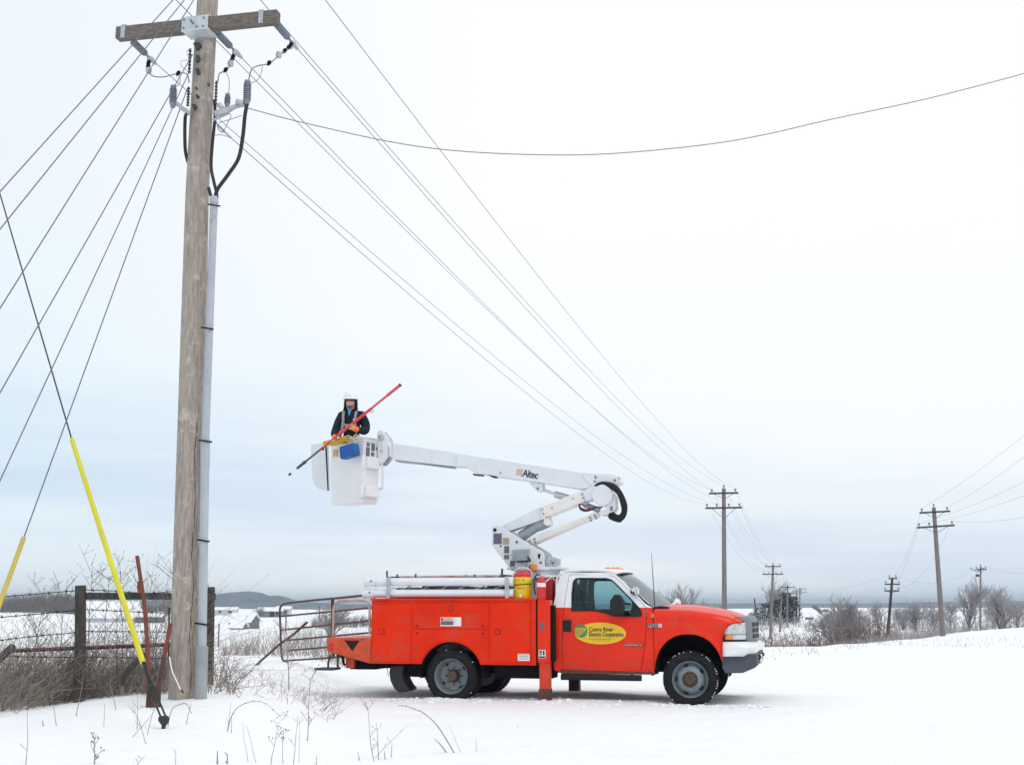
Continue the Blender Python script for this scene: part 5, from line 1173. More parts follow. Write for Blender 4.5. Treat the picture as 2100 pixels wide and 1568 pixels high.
# ================================================================= LINE POLES IN THE DISTANCE
def ins_mb(mb, x, z, k=1.): mb.tube([(x, 0, z), (x, 0, z + .07), (x, 0, z + .10), (x, 0, z + .20), (x, 0, z + .24)], [.018 * k, .02 * k, .05 * k, .065 * k, .03 * k], 8)
def line_pole(name_lab, ub_, vb_, ut, vt, Y, arms, rad=(.17, .11), rz=-.24, m=None, grp='line poles along the snowy field', topins=True):
    b = P(ub_, vb_, Y); t = P(ut, vt, Y); e = tag(empty('line_pole', b), name_lab, 'utility pole', grp); d = t - b; hh = d.length
    # lean is real: the pole axis goes from its foot to its top
    MB().tube([d * -.06, d * .5, d], [rad[0], (rad[0] + rad[1]) / 2, rad[1]], 12).build('pole', m or POLEF, e, 50)
    tops = []
    for (va, ln, pins, tilt, br) in arms:
        k = (vb_ - va) / (vb_ - vt); c = d * k; Rz = Matrix.Translation(c) @ Matrix.Rotation(rz, 4, 'Z') @ Matrix.Rotation(tilt, 4, 'Y')
        am = MB().box(-ln/2, ln/2, -rad[1] - .10, -rad[1] - .005, -.06, .06, 0, Rz).build('crossarm', DARKW if m is None else m, e)
        for x in pins:
            q = MB(); ins_mb(q, x, .06, 1.3); q.v = [tuple(Rz @ (Vector(v_) + Vector((0, -rad[1] - .05, 0)))) for v_ in q.v]; q.build('insulator', PORC, am)
            tops.append(b + Rz @ Vector((x, -rad[1] - .05, .28)))
        if br:
            q = MB()
            for s in (-1, 1): q.tube([Rz @ Vector((s * ln * .32, -rad[1] - .02, -.05)), Rz @ Vector((s * .04, -rad[1] - .0, -br))], .016, 5)
            q.build('brace', DARKW, e)
    if topins:
        q = MB(); ins_mb(q, 0, 0, 1.2); q.v = [tuple(Vector(v_) + d) for v_ in q.v]; q.build('insulator', PORC, e); tops.append(t + Vector((0, 0, .22)))
    return e, tops, t
Y1 = 84
e1, T1, _ = line_pole('tall line pole with two crossarms standing behind the truck bonnet', 1486, 1318, 1484.3, 1001, Y1, [(1011.5, 2.0, (-.80, .80), .0, .38), (1042, 2.5, (-1.13, -.46, .36, 1.07), -.0, .70)], (.19, .13))
Y2 = 150
e2, T2, _ = line_pole('second line pole with two crossarms in front of the tall bare tree', 1580, 1306, 1585.5, 1157, Y2, [(1161, 1.9, (-.8, .8), .0, .35), (1177, 2.45, (-1.1, -.45, .4, 1.05), 0, .6)], (.19, .13))
e3, T3, _ = line_pole('thin bare pole without arms right of the second line pole', 1599, 1310, 1602.5, 1222, 175, [], (.15, .11), topins=False)
e4, T4, _ = line_pole('slender pole with one top arm above the evergreens', 1613.5, 1308, 1615.5, 1200, 205, [(1203.5, 2.4, (-1.0, 1.0), 0, .4), (1215, 2.2, (-1, 1), 0, 0)], (.17, .12))
e5, T5, _ = line_pole('far line pole just left of the farthest one', 1632, 1300, 1634, 1209, 270, [(1211, 2.2, (-.9, .9), 0, 0), (1217, 2.6, (-1, 1), 0, 0)], (.18, .13))
e6, T6, _ = line_pole('farthest line pole beside the snow field gap', 1639.5, 1282, 1640.5, 1205, 300, [(1207, 3.0, (-1.2, 1.2), 0, 0), (1214, 3.4, (-1.3, 1.3), 0, 0)], (.18, .13))
e7, T7, _ = line_pole('short dark stick pole above the squat evergreen', 1550, 1252, 1547, 1226, 200, [], (.12, .10), m=DARKW, topins=False)
e8, T8, _ = line_pole('large leaning pole with two crossarms at the right of the field', 1933, 1297, 1915, 1040, Y1, [(1050, 2.05, (-.85, .85), -.05, .40), (1080, 2.5, (-1.1, -.42, 1.1), -.06, .42)], (.19, .13), rz=-.1)
e9, T9, _ = line_pole('dark pole with three short crossarms beside the russet shrub', 1820, 1310, 1830, 1184, 112, [(1185.5, .75, (-.3, .3), 0, 0), (1197.5, 1.35, (-.6, .6), 0, .0), (1211, 1.35, (-.6, .6), 0, .18)], (.16, .11), m=DARKW, rz=0, topins=False)
e10, T10, _ = line_pole('thin pale pole with splayed top arms in front of the tallest right tree', 2010.5, 1288, 2011, 1161, 135, [(1167, 1.2, (-.5, .5), 0, .3)], (.13, .09), rz=0)
q = MB()
for s in (-1, 1): q.tube([Vector((0, -.12, hpx(135, 1288, 1172))), Vector((s * .75, -.12, hpx(135, 1288, 1164)))], .04, 6)
q.box(-.16, .16, -.3, -.1, hpx(135, 1288, 1182), hpx(135, 1288, 1177)); q.build('transformer_bracket', DARKW, e10)
for uu, vb_, vt_, Y, lab in ((448, 1313, 1278, 60, 'thin fence stake on the field right of the black post'), (586, 1285, 1252, 75, 'short weathered stake beyond the tube gate'), (655, 1262, 1242, 160, 'slim pale stake on the snow rise beyond the gate')):
    b = P(uu, vb_, Y); tag(MB().tube([(0, 0, -.3), (0, 0, P(uu, vt_, Y).z - b.z)], .035 * Y / 60, 6).build('fence_stake', TWIGD, None, loc=b), lab, 'stake', 'stakes on the field')

# ================================================================= NEAR POLE
YP = 13.0
def pole_u(v): return 404.2 + 28.2 * (405 - v) / 1020 * (1 if v > 405 else 0) + ((405 - v) * .0495 + (405 - v) ** 2 * .0000095 if v <= 405 else 0)
B0 = P(pole_u(1425), 1425, YP)
np_ = tag(empty('utility_pole', B0), 'big weathered wooden pole with crossarm, cables and grey conduit beside the fence', 'utility pole')
def pp(v, off=(0, 0, 0)): return P(pole_u(v), v, YP) - B0 + Vector(off)
def rad_at(t): return lerp(t, [-.1, 0, .716, 1, 1.3], [.158, .152, .128, .118, .108])
mb = MB(); rows = []; nseg = 40
for i in range(90):
    t = -.05 + 1.25 * i / 89; c = pp(1425 - t * 1425); r0 = rad_at(t); row = []
    for k in range(nseg + 1):
        a = 2 * math.pi * (k % nseg) / nseg
        r_ = r0 * (1 + .018 * noise.noise(Vector((math.cos(a) * 2.2, math.sin(a) * 2.2, t * 5))) + .016 * noise.noise(Vector((math.cos(a) * 9, math.sin(a) * 9, t * 3))))
        da = (a - R(-38) - .10 * noise.noise(Vector((t * 6, 0, 5)))); r_ -= r0 * .085 * math.exp(-(da / .05) ** 2) * (1 if t < .62 else .3)       # long check down the front
        row.append((c.x + r_ * math.cos(a), c.y + r_ * math.sin(a), c.z))
    rows.append(row)
mb.grid([r_[::-1] for r_ in rows]); mb.build('pole', POLEM, np_, 60)
def PR(u, v, Y): return P(u, v, Y) - B0
# stains / old knots
mb = MB()
for u, v, s_ in ((404, 93, .05), (406, 120, .045), (405, 146, .04), (404, 197, .025), (398, 218, .035), (427, 172, .015), (402, 180, .012)):
    c = PR(u, v, YP - .155); mb.prism([(c.x + s_ * (.7 + .3 * math.sin(k * 2.3 + u)) * math.cos(k), c.z + s_ * 1.1 * (.8 + .25 * math.cos(k * 3.1 + v)) * math.sin(k)) for k in [j * .698 for j in range(9)]], c.y - .004, c.y + .05)
pieces(mb, 'tar_patch', mat('tar', (.075, .085, .08), .8, var=.5, scale=30), np_)
rnd = random.Random(17); sp_ = []
for k in range(60):
    v = 1420 - k * 9.5; c = pp(v); rr_ = rad_at((1425 - v) / 1425); a_ = R(-52 + 5 * math.sin(k * .35) + rnd.uniform(-3, 3)); sp_.append(c + Vector((math.cos(a_) * (rr_ + .001), math.sin(a_) * (rr_ + .001), 0)))
MB().tube(sp_, [rnd.uniform(.001, .006) for _ in sp_], 5).build('drying_crack', mat('crack_dark', (.12, .085, .07), .95, var=.5, scale=20), np_)
sp_ = [p + Vector((.028 + .008 * math.sin(i), .015, 0)) for i, p in enumerate(sp_)][:40]
MB().tube(sp_, [rnd.uniform(.0005, .003) for _ in sp_], 4).build('drying_crack', MATS['crack_dark'], np_)
# conduit
cd_ = MB(); t0, t1 = PR(412.5, 1425, YP - .17), PR(420.5, 950, YP - .16); t2 = PR(439, 412, YP - .12)
MB().tube([t0 - Vector((0, 0, .2)), PR(414.5, 1325, YP - .17)], .062, 20).build('conduit', mat('conduit_sheath', (.33, .36, .37), .6, c2=(.27, .29, .30), scale=4), np_, 50)
cnd = MB().tube([PR(414.5, 1326, YP - .165), PR(420.5, 950, YP - .16)], .045, 20).tube([PR(420.5, 955, YP - .16), PR(421.2, 900, YP - .158)], .049, 20).tube([PR(421, 905, YP - .158), t2], .042, 20).tube([PR(439, 418, YP - .12), PR(439, 404, YP - .12)], .049, 16).build('conduit', CONDUIT, np_, 50)
mb = MB()
for v, u0, u1 in ((672, 417, 436), (903, 411, 433), (1107, 408, 428), (1278, 404, 427), (420, 431, 450)):
    mb.tube([PR(u0 - 4, v - 1, YP - .19), PR(u0 + 3, v, YP - .22), PR((u0 + u1) / 2, v + 1, YP - .225), PR(u1, v + 3, YP - .17), PR(u1 + 1, v + 2, YP - .05)], .009, 6)
pieces(mb, 'conduit_strap', UNDER, cnd)
# crossarm with steel gain plate
arm_dir = Vector((.9701, -.2428, 0))
A0 = PR(242, 71, YP + .02); A1 = PR(571, 36, YP - .43)
ad_ = (A1 - A0).normalized(); Ma = Matrix.Translation((A0 + A1) / 2) @ ad_.to_track_quat('X', 'Z').to_matrix().to_4x4(); La = (A1 - A0).length / 2
arm = MB().box(-La, La, -.055, .055, -.072, .072, 0, Ma).build('crossarm', mat('arm_wood', (.24, .20, .175), .9, c2=(.10, .085, .078), scale=8, bump=1.2, bscale=16, stretch=(.6, 8, 8)), np_, bevel=.006)
xpole = Ma.inverted() @ PR(412, 50, YP - .2); xp = xpole.x
bkM = mat('pale_zinc', (.62, .66, .70), .5, .3, c2=(.50, .54, .58), scale=10)
MB().box(xp - .19, xp + .13, -.075, -.057, -.088, .088, 0, Ma).box(xp - .17, xp + .15, -.10, .12, -.10, -.074, 0, Ma).box(xp - .17, xp + .15, -.07, .12, .074, .09, 0, Ma).build('steel_bracket', bkM, arm, bevel=.004)
mb = MB()
for x, z in ((xp - .16, .05), (xp - .16, -.05), (xp - .05, .0), (xp + .08, .05), (xp + .08, -.05), (xp, -.05)):
    mb.lathe([(.012, 0), (.012, .012)], 6, M=Ma @ axis_M(Vector((x, -.076, z)), (0, -1, 0)))
mb.tube([Ma @ Vector((xp - .05, -.08, .0)), Ma @ Vector((xp - .05, -.14, .01))], .012, 6); mb.build('bracket_bolt', GREYPL, arm)
for x in (-La + .09, La - .19):
    MB().box(x - .02, x + .035, -.064, -.056, -.075, .078, 0, Ma).box(x - .02, x + .035, -.064, .064, .073, .080, 0, Ma).tube([Ma @ Vector((x - .0, 0, .07)), Ma @ Vector((x, 0, .11))], .012, 6).build('arm_strap', GALV, arm)

# dead-end insulators in line with the conductors
def sheds(mb, a, b, r, n, core=.6, seg=14):
    a, b = Vector(a), Vector(b); pts, rs = [], []
    for i in range(n):
        t0_, t1_ = i / n, (i + .5) / n
        pts += [a.lerp(b, t0_), a.lerp(b, t0_ + .12 / n), a.lerp(b, t1_), a.lerp(b, t1_ + .1 / n)]; rs += [r * core, r, r * .92, r * core]
    pts.append(b); rs.append(r * core); mb.tube(pts, rs, seg)
deads = []
for (ua, va, ub_, vb_, ya, yb) in ((269, 82, 305, 117, YP + .0, YP + .36), (442, 64, 480, 103, YP - .16, YP + .2), (564, 46, 597, 85, YP - .40, YP - .04)):
    a, b = PR(ua, va, ya), PR(ub_, vb_, yb)
    o = MB(); o.tube([a, a.lerp(b, .15)], .016, 8); sheds(o, a.lerp(b, .12), a.lerp(b, .80), .042, 9, .8); o.tube([a.lerp(b, .8), b], .014, 8)
    o.build('strain_insulator', PORC, np_, 60)
    o = MB(); d = (b - a).normalized(); o.tube([b, b + d * .05, b + d * .16], [.02, .034, .018], 8).tube([b + Vector((0, 0, .0)), b + Vector((.0, 0, -.09))], .020, 8); o.build('dead_end_clamp', GALV, np_)
    deads.append(b)
# terminators (potheads), arresters, brackets
def pothead(u, v0, v1, Y, r, nm='cable_terminator', n=8):
    a, b = PR(u + 1, v0, Y), PR(u, v1, Y); o = MB(); sheds(o, b, a, r, n, .58, 18); o.tube([a, a + Vector((0, 0, .03)), a + Vector((0, 0, .035))], [r * .8, r * .75, .012], 14).tube([b, b - Vector((0, 0, .05))], [r * .8, r * .6], 14)
    o.build(nm, PORC, np_, 60); return a + Vector((0, 0, .03)), b - Vector((0, 0, .05))
q1t, q1b = pothead(354.5, 181, 212, YP - .25, .042); q2t, q2b = pothead(506.5, 171, 206, YP - .35, .045); q3t, q3b = pothead(466, 198, 213, YP - .05, .036, n=5)
MB().prism([(p.x, p.z) for p in (PR(440, 228, YP - .3), PR(455, 224, YP - .3), PR(482, 215, YP - .3), PR(506, 211, YP - .3), PR(507, 216, YP - .3), PR(484, 221, YP - .3), PR(466, 232, YP - .3), PR(450, 236, YP - .3), PR(440, 238, YP - .3))], -.32, -.27).build('terminator_bracket', GALV, np_, bevel=.006)
MB().prism([(p.x, p.z) for p in (PR(352, 214, YP - .2), PR(368, 213, YP - .2), PR(378, 222, YP - .2), PR(392, 230, YP - .2), PR(392, 240, YP - .2), PR(374, 229, YP - .2), PR(364, 219, YP - .2), PR(352, 219, YP - .2))], -.26, -.20).build('terminator_bracket', GALV, np_, bevel=.006)
pieces(MB().tube([PR(436, 247, YP - .2), PR(470, 232, YP - .2)], .014, 8).tube([PR(484, 208, YP - .35), PR(500, 212, YP - .35)], .030, 10).tube([PR(448, 214, YP - .2), PR(456, 222, YP - .2)], .030, 10), 'bracket_arm', GALV, np_)
# thin side insulators along the pole
for u, v0, v1, Y in ((443, 166, 214, YP - .12), (386, 178, 218, YP - .12), (389, 100, 150, YP - .12)):
    o = MB(); sheds(o, PR(u - 1, v1, Y), PR(u + 1, v0, Y), .019, 7, .5, 8); o.build('surge_arrester', mat('dark_porcelain', (.07, .065, .07), .5, var=.4), np_, 60)
# jumpers
def wire(pts, r, nm, m=WIREM, parent=np_, n=8, seg=6): return MB().tube(smooth_path([Vector(p) for p in pts], n), r, seg).build(nm, m, parent, 80)
ja = [PR(305, 122, YP + .3), PR(303, 138, YP + .2), PR(304, 146, YP + .1), PR(313, 156, YP), PR(335, 158, YP - .1), PR(365, 151, YP - .15), PR(383, 152, YP - .15), PR(388, 170, YP - .15)]
jb = [PR(478, 104, YP + .2), PR(476, 120, YP + .1), PR(474, 132, YP), PR(462, 145, YP - .1), PR(450, 152, YP - .1), PR(447, 168, YP - .12)]
jc = [PR(601, 90, YP - .05), PR(588, 102, YP - .1), PR(572, 114, YP - .15), PR(553, 130, YP - .25), PR(530, 135, YP - .3), PR(516, 143, YP - .35), PR(510, 165, YP - .35)]
for p_ in (ja, jb, jc): wire(p_, .007, 'jumper_wire')
for u, v, Y in ((305, 145, YP + .1), (473, 131, YP), (572, 113, YP - .15)):
    c = PR(u, v, Y); MB().lathe([(.01, -.035), (.03, -.03), (.036, 0), (.03, .03), (.01, .035)], 12, M=Matrix.Translation(c)).build('connector', GALV, np_, 60)
mb = MB()
for u, v, Y in ((305, 128, YP + .2), (304, 135, YP + .2), (478, 116, YP + .1), (476, 122, YP + .1), (592, 97, YP - .08), (584, 104, YP - .1), (597, 91, YP - .08), (366, 150, YP - .15), (463, 143, YP - .1), (552, 129, YP - .25)):
    c = PR(u, v, Y); mb.lathe([(.008, -.04), (.022, -.015), (.024, .012), (.008, .03)], 8, M=axis_M(c, (.4, .1, .8)))
    
pieces(mb, 'hot_line_clamp', UNDER, np_)
wire([PR(366, 152, YP - .15), PR(370, 165, YP - .2), PR(364, 176, YP - .24), q1t], .004, 'lead_wire'); wire([PR(463, 147, YP - .1), PR(470, 165, YP - .08), PR(469, 188, YP - .05), q3t], .004, 'lead_wire'); wire([PR(538, 134, YP - .3), PR(535, 152, YP - .33), PR(526, 166, YP - .35), PR(512, 171, YP - .35)], .004, 'lead_wire')
wire([PR(394, 99, YP - .15), PR(384, 104, YP - .18), PR(384, 112, YP - .18), PR(392, 122, YP - .15)], .003, 'loop_wire'); wire([PR(392, 123, YP - .15), PR(372, 126, YP - .18), PR(374, 138, YP - .18), PR(390, 148, YP - .15)], .003, 'loop_wire')
wire([PR(448, 252, YP - .2), PR(470, 246, YP - .25), PR(495, 237, YP - .3)], .004, 'loop_wire'); wire([PR(470, 232, YP - .2), PR(474, 238, YP - .2), PR(468, 250, YP - .2), PR(458, 270, YP - .2)], .004, 'loop_wire'); wire([PR(440, 278, YP - .15), PR(455, 277, YP - .1), PR(474, 283, YP - .05)], .004, 'loop_wire')
wire([PR(444, 250, YP - .2), PR(450, 268, YP - .18), PR(460, 270, YP - .15), PR(448, 256, YP - .15)], .006, 'loop_wire'); MB().tube([PR(446, 256, YP - .1), PR(474, 283, YP + .1)], .012, 6).build('neutral_clamp', GALV, np_)
# ground wire stapled down the pole with white moulding
wire([PR(347, 1245, YP - .1), PR(346, 1340, YP - .12), PR(352, 1375, YP - .2), PR(366, 1405, YP - .25), PR(376, 1420, YP - .25)], .009, 'ground_wire', CABLE); wire([PR(347.5, 1346, YP - .2), PR(353, 1375, YP - .25), PR(366, 1404, YP - .28), PR(370, 1414, YP - .28)], .009, 'ground_moulding', STICK)
# black riser cables
wire([q1b + Vector((.16, .02, -.06)), PR(380, 240, YP - .1), PR(379, 280, YP - .1), PR(381, 315, YP - .05), PR(390, 345, YP)], .019, 'riser_cable', CABLE, seg=10)
wire([q2b, PR(502, 240, YP - .33), PR(498, 280, YP - .3), PR(489, 325, YP - .25), PR(468, 358, YP - .2), PR(447, 387, YP - .15), PR(441, 406, YP - .12)], .021, 'riser_cable', CABLE, seg=10)
wire([PR(440, 205, YP - .1), PR(441, 240, YP - .1), PR(436, 290, YP - .12), PR(433, 340, YP - .12), PR(438, 370, YP - .14), PR(444, 395, YP - .14), PR(445, 407, YP - .12)], .018, 'riser_cable', CABLE, seg=10)
wire([PR(428, 385, YP - .1), PR(432, 400, YP - .12), PR(436, 408, YP - .12)], .018, 'riser_cable', CABLE, seg=10)
# upper arm just above the picture carries the second circuit
MB().box(-1.0, 1.0, -.055, .055, -.07, .07, 0, Matrix.Translation(pp(-130) + Vector((0, -.17, 0))) @ Matrix.Rotation(-.245, 4, 'Z')).build('crossarm', MATS['arm_wood'], np_)

# ================================================================= CONDUCTORS AND GUYS
def conductor(a, b, sag, r, label, grp, n=40, name='power_line', m=WIREM, cat='wire'):
    a, b = Vector(a), Vector(b); pts = [a.lerp(b, i / n) - Vector((0, 0, 4 * sag * (i / n) * (1 - i / n))) for i in range(n + 1)]
    o = MB().tube([p - a for p in pts], r, 5).build(name, m, None, 80, loc=a); return tag(o, label, cat, grp)
GL = 'conductors to the pole behind the truck'
T1s = sorted(T1[:2], key=lambda p: p.x); T1l = sorted(T1[2:6], key=lambda p: p.x)
r8 = .0052
def near_on(u, v, far, dY=None):     # near end seen at (u, v), in the plane that gives the parallel line direction
    best = None
    for i in range(400):
        Y = 10 + i * .02; p = P(u, v, Y); d = far - p
        e_ = abs(d.x / d.y - .245)
        if best is None or e_ < best[0]: best = (e_, p)
    return best[1]
conductor(near_on(655, -16, T1s[1]), T1s[1], .9, r8, 'topmost single wire sweeping from the top edge above the bucket', GL)
conductor(near_on(520, -16, T1[6]), T1[6], .9, r8, 'wire passing just right of the crossarm tip from above the frame', GL)
conductor(near_on(345, -16, T1s[0]), T1s[0], .95, r8, 'wire passing behind the steel crossarm bracket from above the frame', GL)
for dd, tgt, lab in ((deads[2], T1l[3], 'wire from the right strain insulator of the crossarm'), (deads[1], T1l[2], 'wire from the middle strain insulator beside the pole'), (deads[0], T1l[1], 'wire from the left strain insulator passing behind the pole')):
    conductor(B0 + dd, tgt, 1.0, r8, lab, GL)
conductor(B0 + PR(474, 283, YP + .1), T1l[0], 1.0, r8, 'lowest neutral wire leaving below the terminator bracket', GL)
G2 = 'conductors between the distant poles'
T2s = sorted(T2[:2], key=lambda p: p.x); T2l = sorted(T2[2:6], key=lambda p: p.x)
labs2 = ['left upper', 'right upper']
for a, b, lab in ((T1s[0], T2s[0], 'thin wire from the left upper insulator of the first to the second line pole'), (T1s[1], T2s[1], 'thin wire from the right upper insulator of the first to the second line pole'), (T1[6], T2[6], 'thin wire from the top of the first to the top of the second line pole'),
                  (T1l[0], T2l[0], 'thin wire from the outer left lower insulator of the first to the second line pole'), (T1l[1], T2l[1], 'thin wire from the inner left lower insulator of the first to the second line pole'), (T1l[2], T2l[2], 'thin wire from the inner right lower insulator of the first to the second line pole'), (T1l[3], T2l[3], 'thin wire from the outer right lower insulator of the first to the second line pole')):
    conductor(a, b, 1.1, .007, lab, G2, 24)
for a, b, lab in ((T2s[0], T4[0], 'hair-thin wire from the second pole to the slender pole, upper left'), (T2s[1], T4[1], 'hair-thin wire from the second pole to the slender pole, upper right'), (T2l[0], T4[2], 'hair-thin wire from the second pole to the slender pole, lower left'), (T2l[3], T4[3], 'hair-thin wire from the second pole to the slender pole, lower right')):
    conductor(a, b, .6, .007, lab, G2, 12)
G3 = 'conductors leaving the leaning pole towards the right'
S8 = T8
for i, (uv, lab) in enumerate((((2140, 860, 55), 'wire rising steeply right from the left upper insulator of the leaning pole'), ((2140, 905, 55), 'wire rising right from the right upper insulator of the leaning pole'), ((2140, 968, 55), 'wire rising right from the left end of the lower leaning crossarm'), ((2140, 1000, 55), 'wire rising gently right from the inner lower insulator of the leaning pole'), ((2140, 1052, 55), 'lowest wire running right from the end of the leaning crossarm'))):
    conductor(S8[i], P(*uv), .2, .0065, lab, G3, 20)
G4 = 'conductors between the leaning pole and the dark pole'
for i, (j, lab) in enumerate(((0, 'faint wire from the upper left of the leaning pole down to the dark pole'), (2, 'faint wire from the left lower arm of the leaning pole down to the dark pole'), (4, 'faint wire from the right lower arm of the leaning pole down to the dark pole'))):
    conductor(S8[j], T9[[2, 4, 5][i]], 1.2, .007, lab, G4, 20)
conductor(T9[0], P(1560, 1222, 200), .8, .007, 'faint wire from the top of the dark pole towards the evergreens', 'wires crossing the field', 20)
conductor(T9[1], T10[0], 1.2, .007, 'faint wire from the dark pole to the pale pole behind the leaning pole', 'wires crossing the field', 20)
conductor(T10[1], P(2160, 1168, 120), .5, .007, 'faint wire from the pale pole to the right edge', 'wires crossing the field', 12)
sagw = smooth_path([P(u, v, Y) for u, v, Y in ((508, 222, YP - .35), (570, 239, 12.7), (640, 256, 12.7), (790, 289, 12.8), (920, 308, 12.9), (1080, 317, 13), (1240, 316, 13.1), (1430, 299, 13.3), (1560, 278, 13.4), (1700, 246, 13.5), (1900, 203, 13.7), (2100, 151, 13.9), (2200, 120, 14))], 6)
tag(MB().tube([p - sagw[0] for p in sagw], .006, 5).build('service_wire', WIREM, None, 80, loc=sagw[0]), 'long sagging wire looping from the pole bracket to the upper right edge', 'wire')

def guy(label, u0, v0, Y0, u1, v1, Ye, guard=None, gr='guy wires slanting down left from the big pole', gm=YGUARD2, r=.0075):
    m_ = (v1 - v0) / (u1 - u0); zg = hgt(-4.5, Ye); v = CY - F * 0
    # photo row of the ground at distance Ye
    dz = zg - H; dep = Ye * math.cos(TH) + dz * math.sin(TH); vg = CY - F * (dz * math.cos(TH) - Ye * math.sin(TH)) / dep
    ug = u0 + (vg - v0) / m_; a, b = P(u0, v0, Y0), P(ug, vg, Ye); b = b + (b - a).normalized() * .15
    e = tag(empty('guy_wire', b), label, 'guy wire', gr)
    MB().tube([Vector((0, 0, 0)), a - b], r, 6).build('strand', mat('guy_strand', (.13, .15, .20), .55, .3), e, 80)
    if guard:
        d = a - b
        MB().tube([d * guard[0], d * guard[1]], guard[2], 12).build('guard', gm, e, 50)
    return e
rg = .0056
guy('steepest guy wire with a faded yellow guard near its foot', 385, 180, YP - .1, 75, 1030, 10.3, (.03, .265, .021), r=rg)
guy('guy wire second from the pole, crossing left of the steepest one', 387, 150, YP - .1, 0, 985, 8.6, (.02, .3, .028), r=rg)
guy('guy wire third from the pole, leaving the frame low on the left', 395, 112, YP - .1, 0, 805, 7.9, (.02, .25, .028), r=rg)
guy('guy wire crossing the crossarm nearest to its steel bracket', 410, -20, YP - .15, 0, 632, 7.3, (.02, .2, .028), r=rg)
guy('guy wire crossing the middle of the left crossarm half', 396, -22, YP - .15, 0, 470, 6.9, (.02, .2, .028), r=rg)
guy('flattest guy wire, crossing the crossarm nearest to its left end', 375, -22, YP - .15, 0, 393, 6.5, (.02, .2, .028), r=rg)
# the guy with the bright guard and its anchor
an = gp(335, 10.85); an.z += .02
ga = empty('guy_wire', an); tag(ga, 'guy wire with bright yellow guard anchored in the snow before the big pole', 'guy wire')
pA = P(293, 1358, 10.85); pB = P(147, 900, 12.2); d = (pB - pA); pC = P(0, 398, 12.2 + 1.35 * 1.05); d2 = (pC - pB)
MB().tube([pA - an, pB - an, pC - an, pC + d2 * 1.2 - an], .009, 6).build('strand', mat('dark_strand', (.03, .035, .05), .5), ga, 80)
MB().tube([pA - an, pA.lerp(pB, .08) - an, pB - an], [.025, .025, .023], 14).build('guard', YGUARD, ga, 50)
MB().tube([pA - an + Vector((-.0, 0, 0)), P(318, 1424, 10.9) - an + Vector((.015, 0, 0)), Vector((.015, 0, .08))], .009, 8).tube([pA - an + Vector((.02, 0, .0)), P(314, 1424, 10.9) - an + Vector((-.012, 0, 0)), Vector((-.028, 0, .08))], .009, 8).tube([pA - an + Vector((0, 0, .02)), P(306, 1398, 10.9) - an], [.016, .013], 8).build('anchor_rod', mat('blued_rod', (.022, .026, .036), .5, .3), ga)
MB().prism([(-.042, .085), (.03, .09), (.048, .062), (.038, .03), (.016, .0), (.010, -.06), (-.010, -.06), (-.014, .012), (-.046, .05)], -.025, .025).build('anchor_eye', mat('anchor_iron', (.035, .027, .03), .7), ga, bevel=.01)

# ================================================================= FENCE
fb = gp(164.5, 13.5); fence = tag(empty('wooden_fence', fb), 'dark weathered post and rail fence with barbed wire beside the big pole', 'fence')
def FR(u, v, Y): return P(u, v, Y) - fb
ptop = FR(165, 1200, 13.5); MB().tube([(0, 0, -.3), (ptop.x * .5, 0, ptop.z * .5), tuple(ptop)], [.062, .060, .058], 14).build('post', DARKW, fence, 40)
pb2 = gp(431, 15.2) - fb; pt2 = FR(432.5, 1203, 15.2); MB().tube([pb2 - Vector((0, 0, .3)), pt2], [.052, .05], 12).build('post', DARKW, fence, 40)
MB().prism([(0, -.04), (1, -.04), (1, .04), (0, .04)], -.03, .03, M=Matrix.Translation(FR(174, 1221.5, 13.5)) @ (FR(352, 1222, 14.3) - FR(174, 1221.5, 13.5)).to_track_quat('X', 'Z').to_matrix().to_4x4() @ Matrix.Diagonal(((FR(430, 1223, 14.8) - FR(174, 1221.5, 13.5)).length, 1, .95, 1))).build('rail', DARKW, fence, bevel=.008)
MB().tube([FR(16, 1334, 13.7), FR(352, 1321, 14.2)], .023, 10).build('pipe_rail', RUST, fence, 50)
MB().tube([FR(-40, 1385, 12.6), FR(24, 1327, 13.6)], .042, 10).build('brace', DARKW, fence, 50)
def barbed(p, nm='barbed_wire', r=.0045):
    p = smooth_path(p, 8); mb = MB().tube(p, r, 5); rnd = random.Random(len(p)); L_ = 0
    for a, b in zip(p[:-1], p[1:]):
        L_ += (b - a).length
        if L_ > .12:
            L_ = 0
            for s in (-1, 1): mb.tube([a + Vector((-.01 * s, .008, -.016)), a + Vector((.012 * s, -.008, .018))], r * .7, 4)
    mb.build(nm, UNDER, fence, 80)
for pts in (((-40, 1227), (30, 1221), (160, 1210)), ((174, 1209), (230, 1211), (300, 1216), (352, 1212)), ((-40, 1268), (60, 1260), (160, 1250)), ((174, 1249), (260, 1253), (352, 1257)), ((-40, 1318), (60, 1305), (160, 1296)), ((174, 1294), (352, 1295)), ((-30, 1345), (160, 1347)), ((174, 1347), (352, 1349))):
    barbed([FR(u, v, 13.5 + .6 * (u - 164) / 200 * (1 if u > 164 else .3)) for u, v in pts])
mb = MB()
for u in (183, 240, 320): mb.tube([FR(u, 1249, 13.8), FR(u, 1400, 13.8)], .003, 4)
mb.build('woven_wire', UNDER, fence)
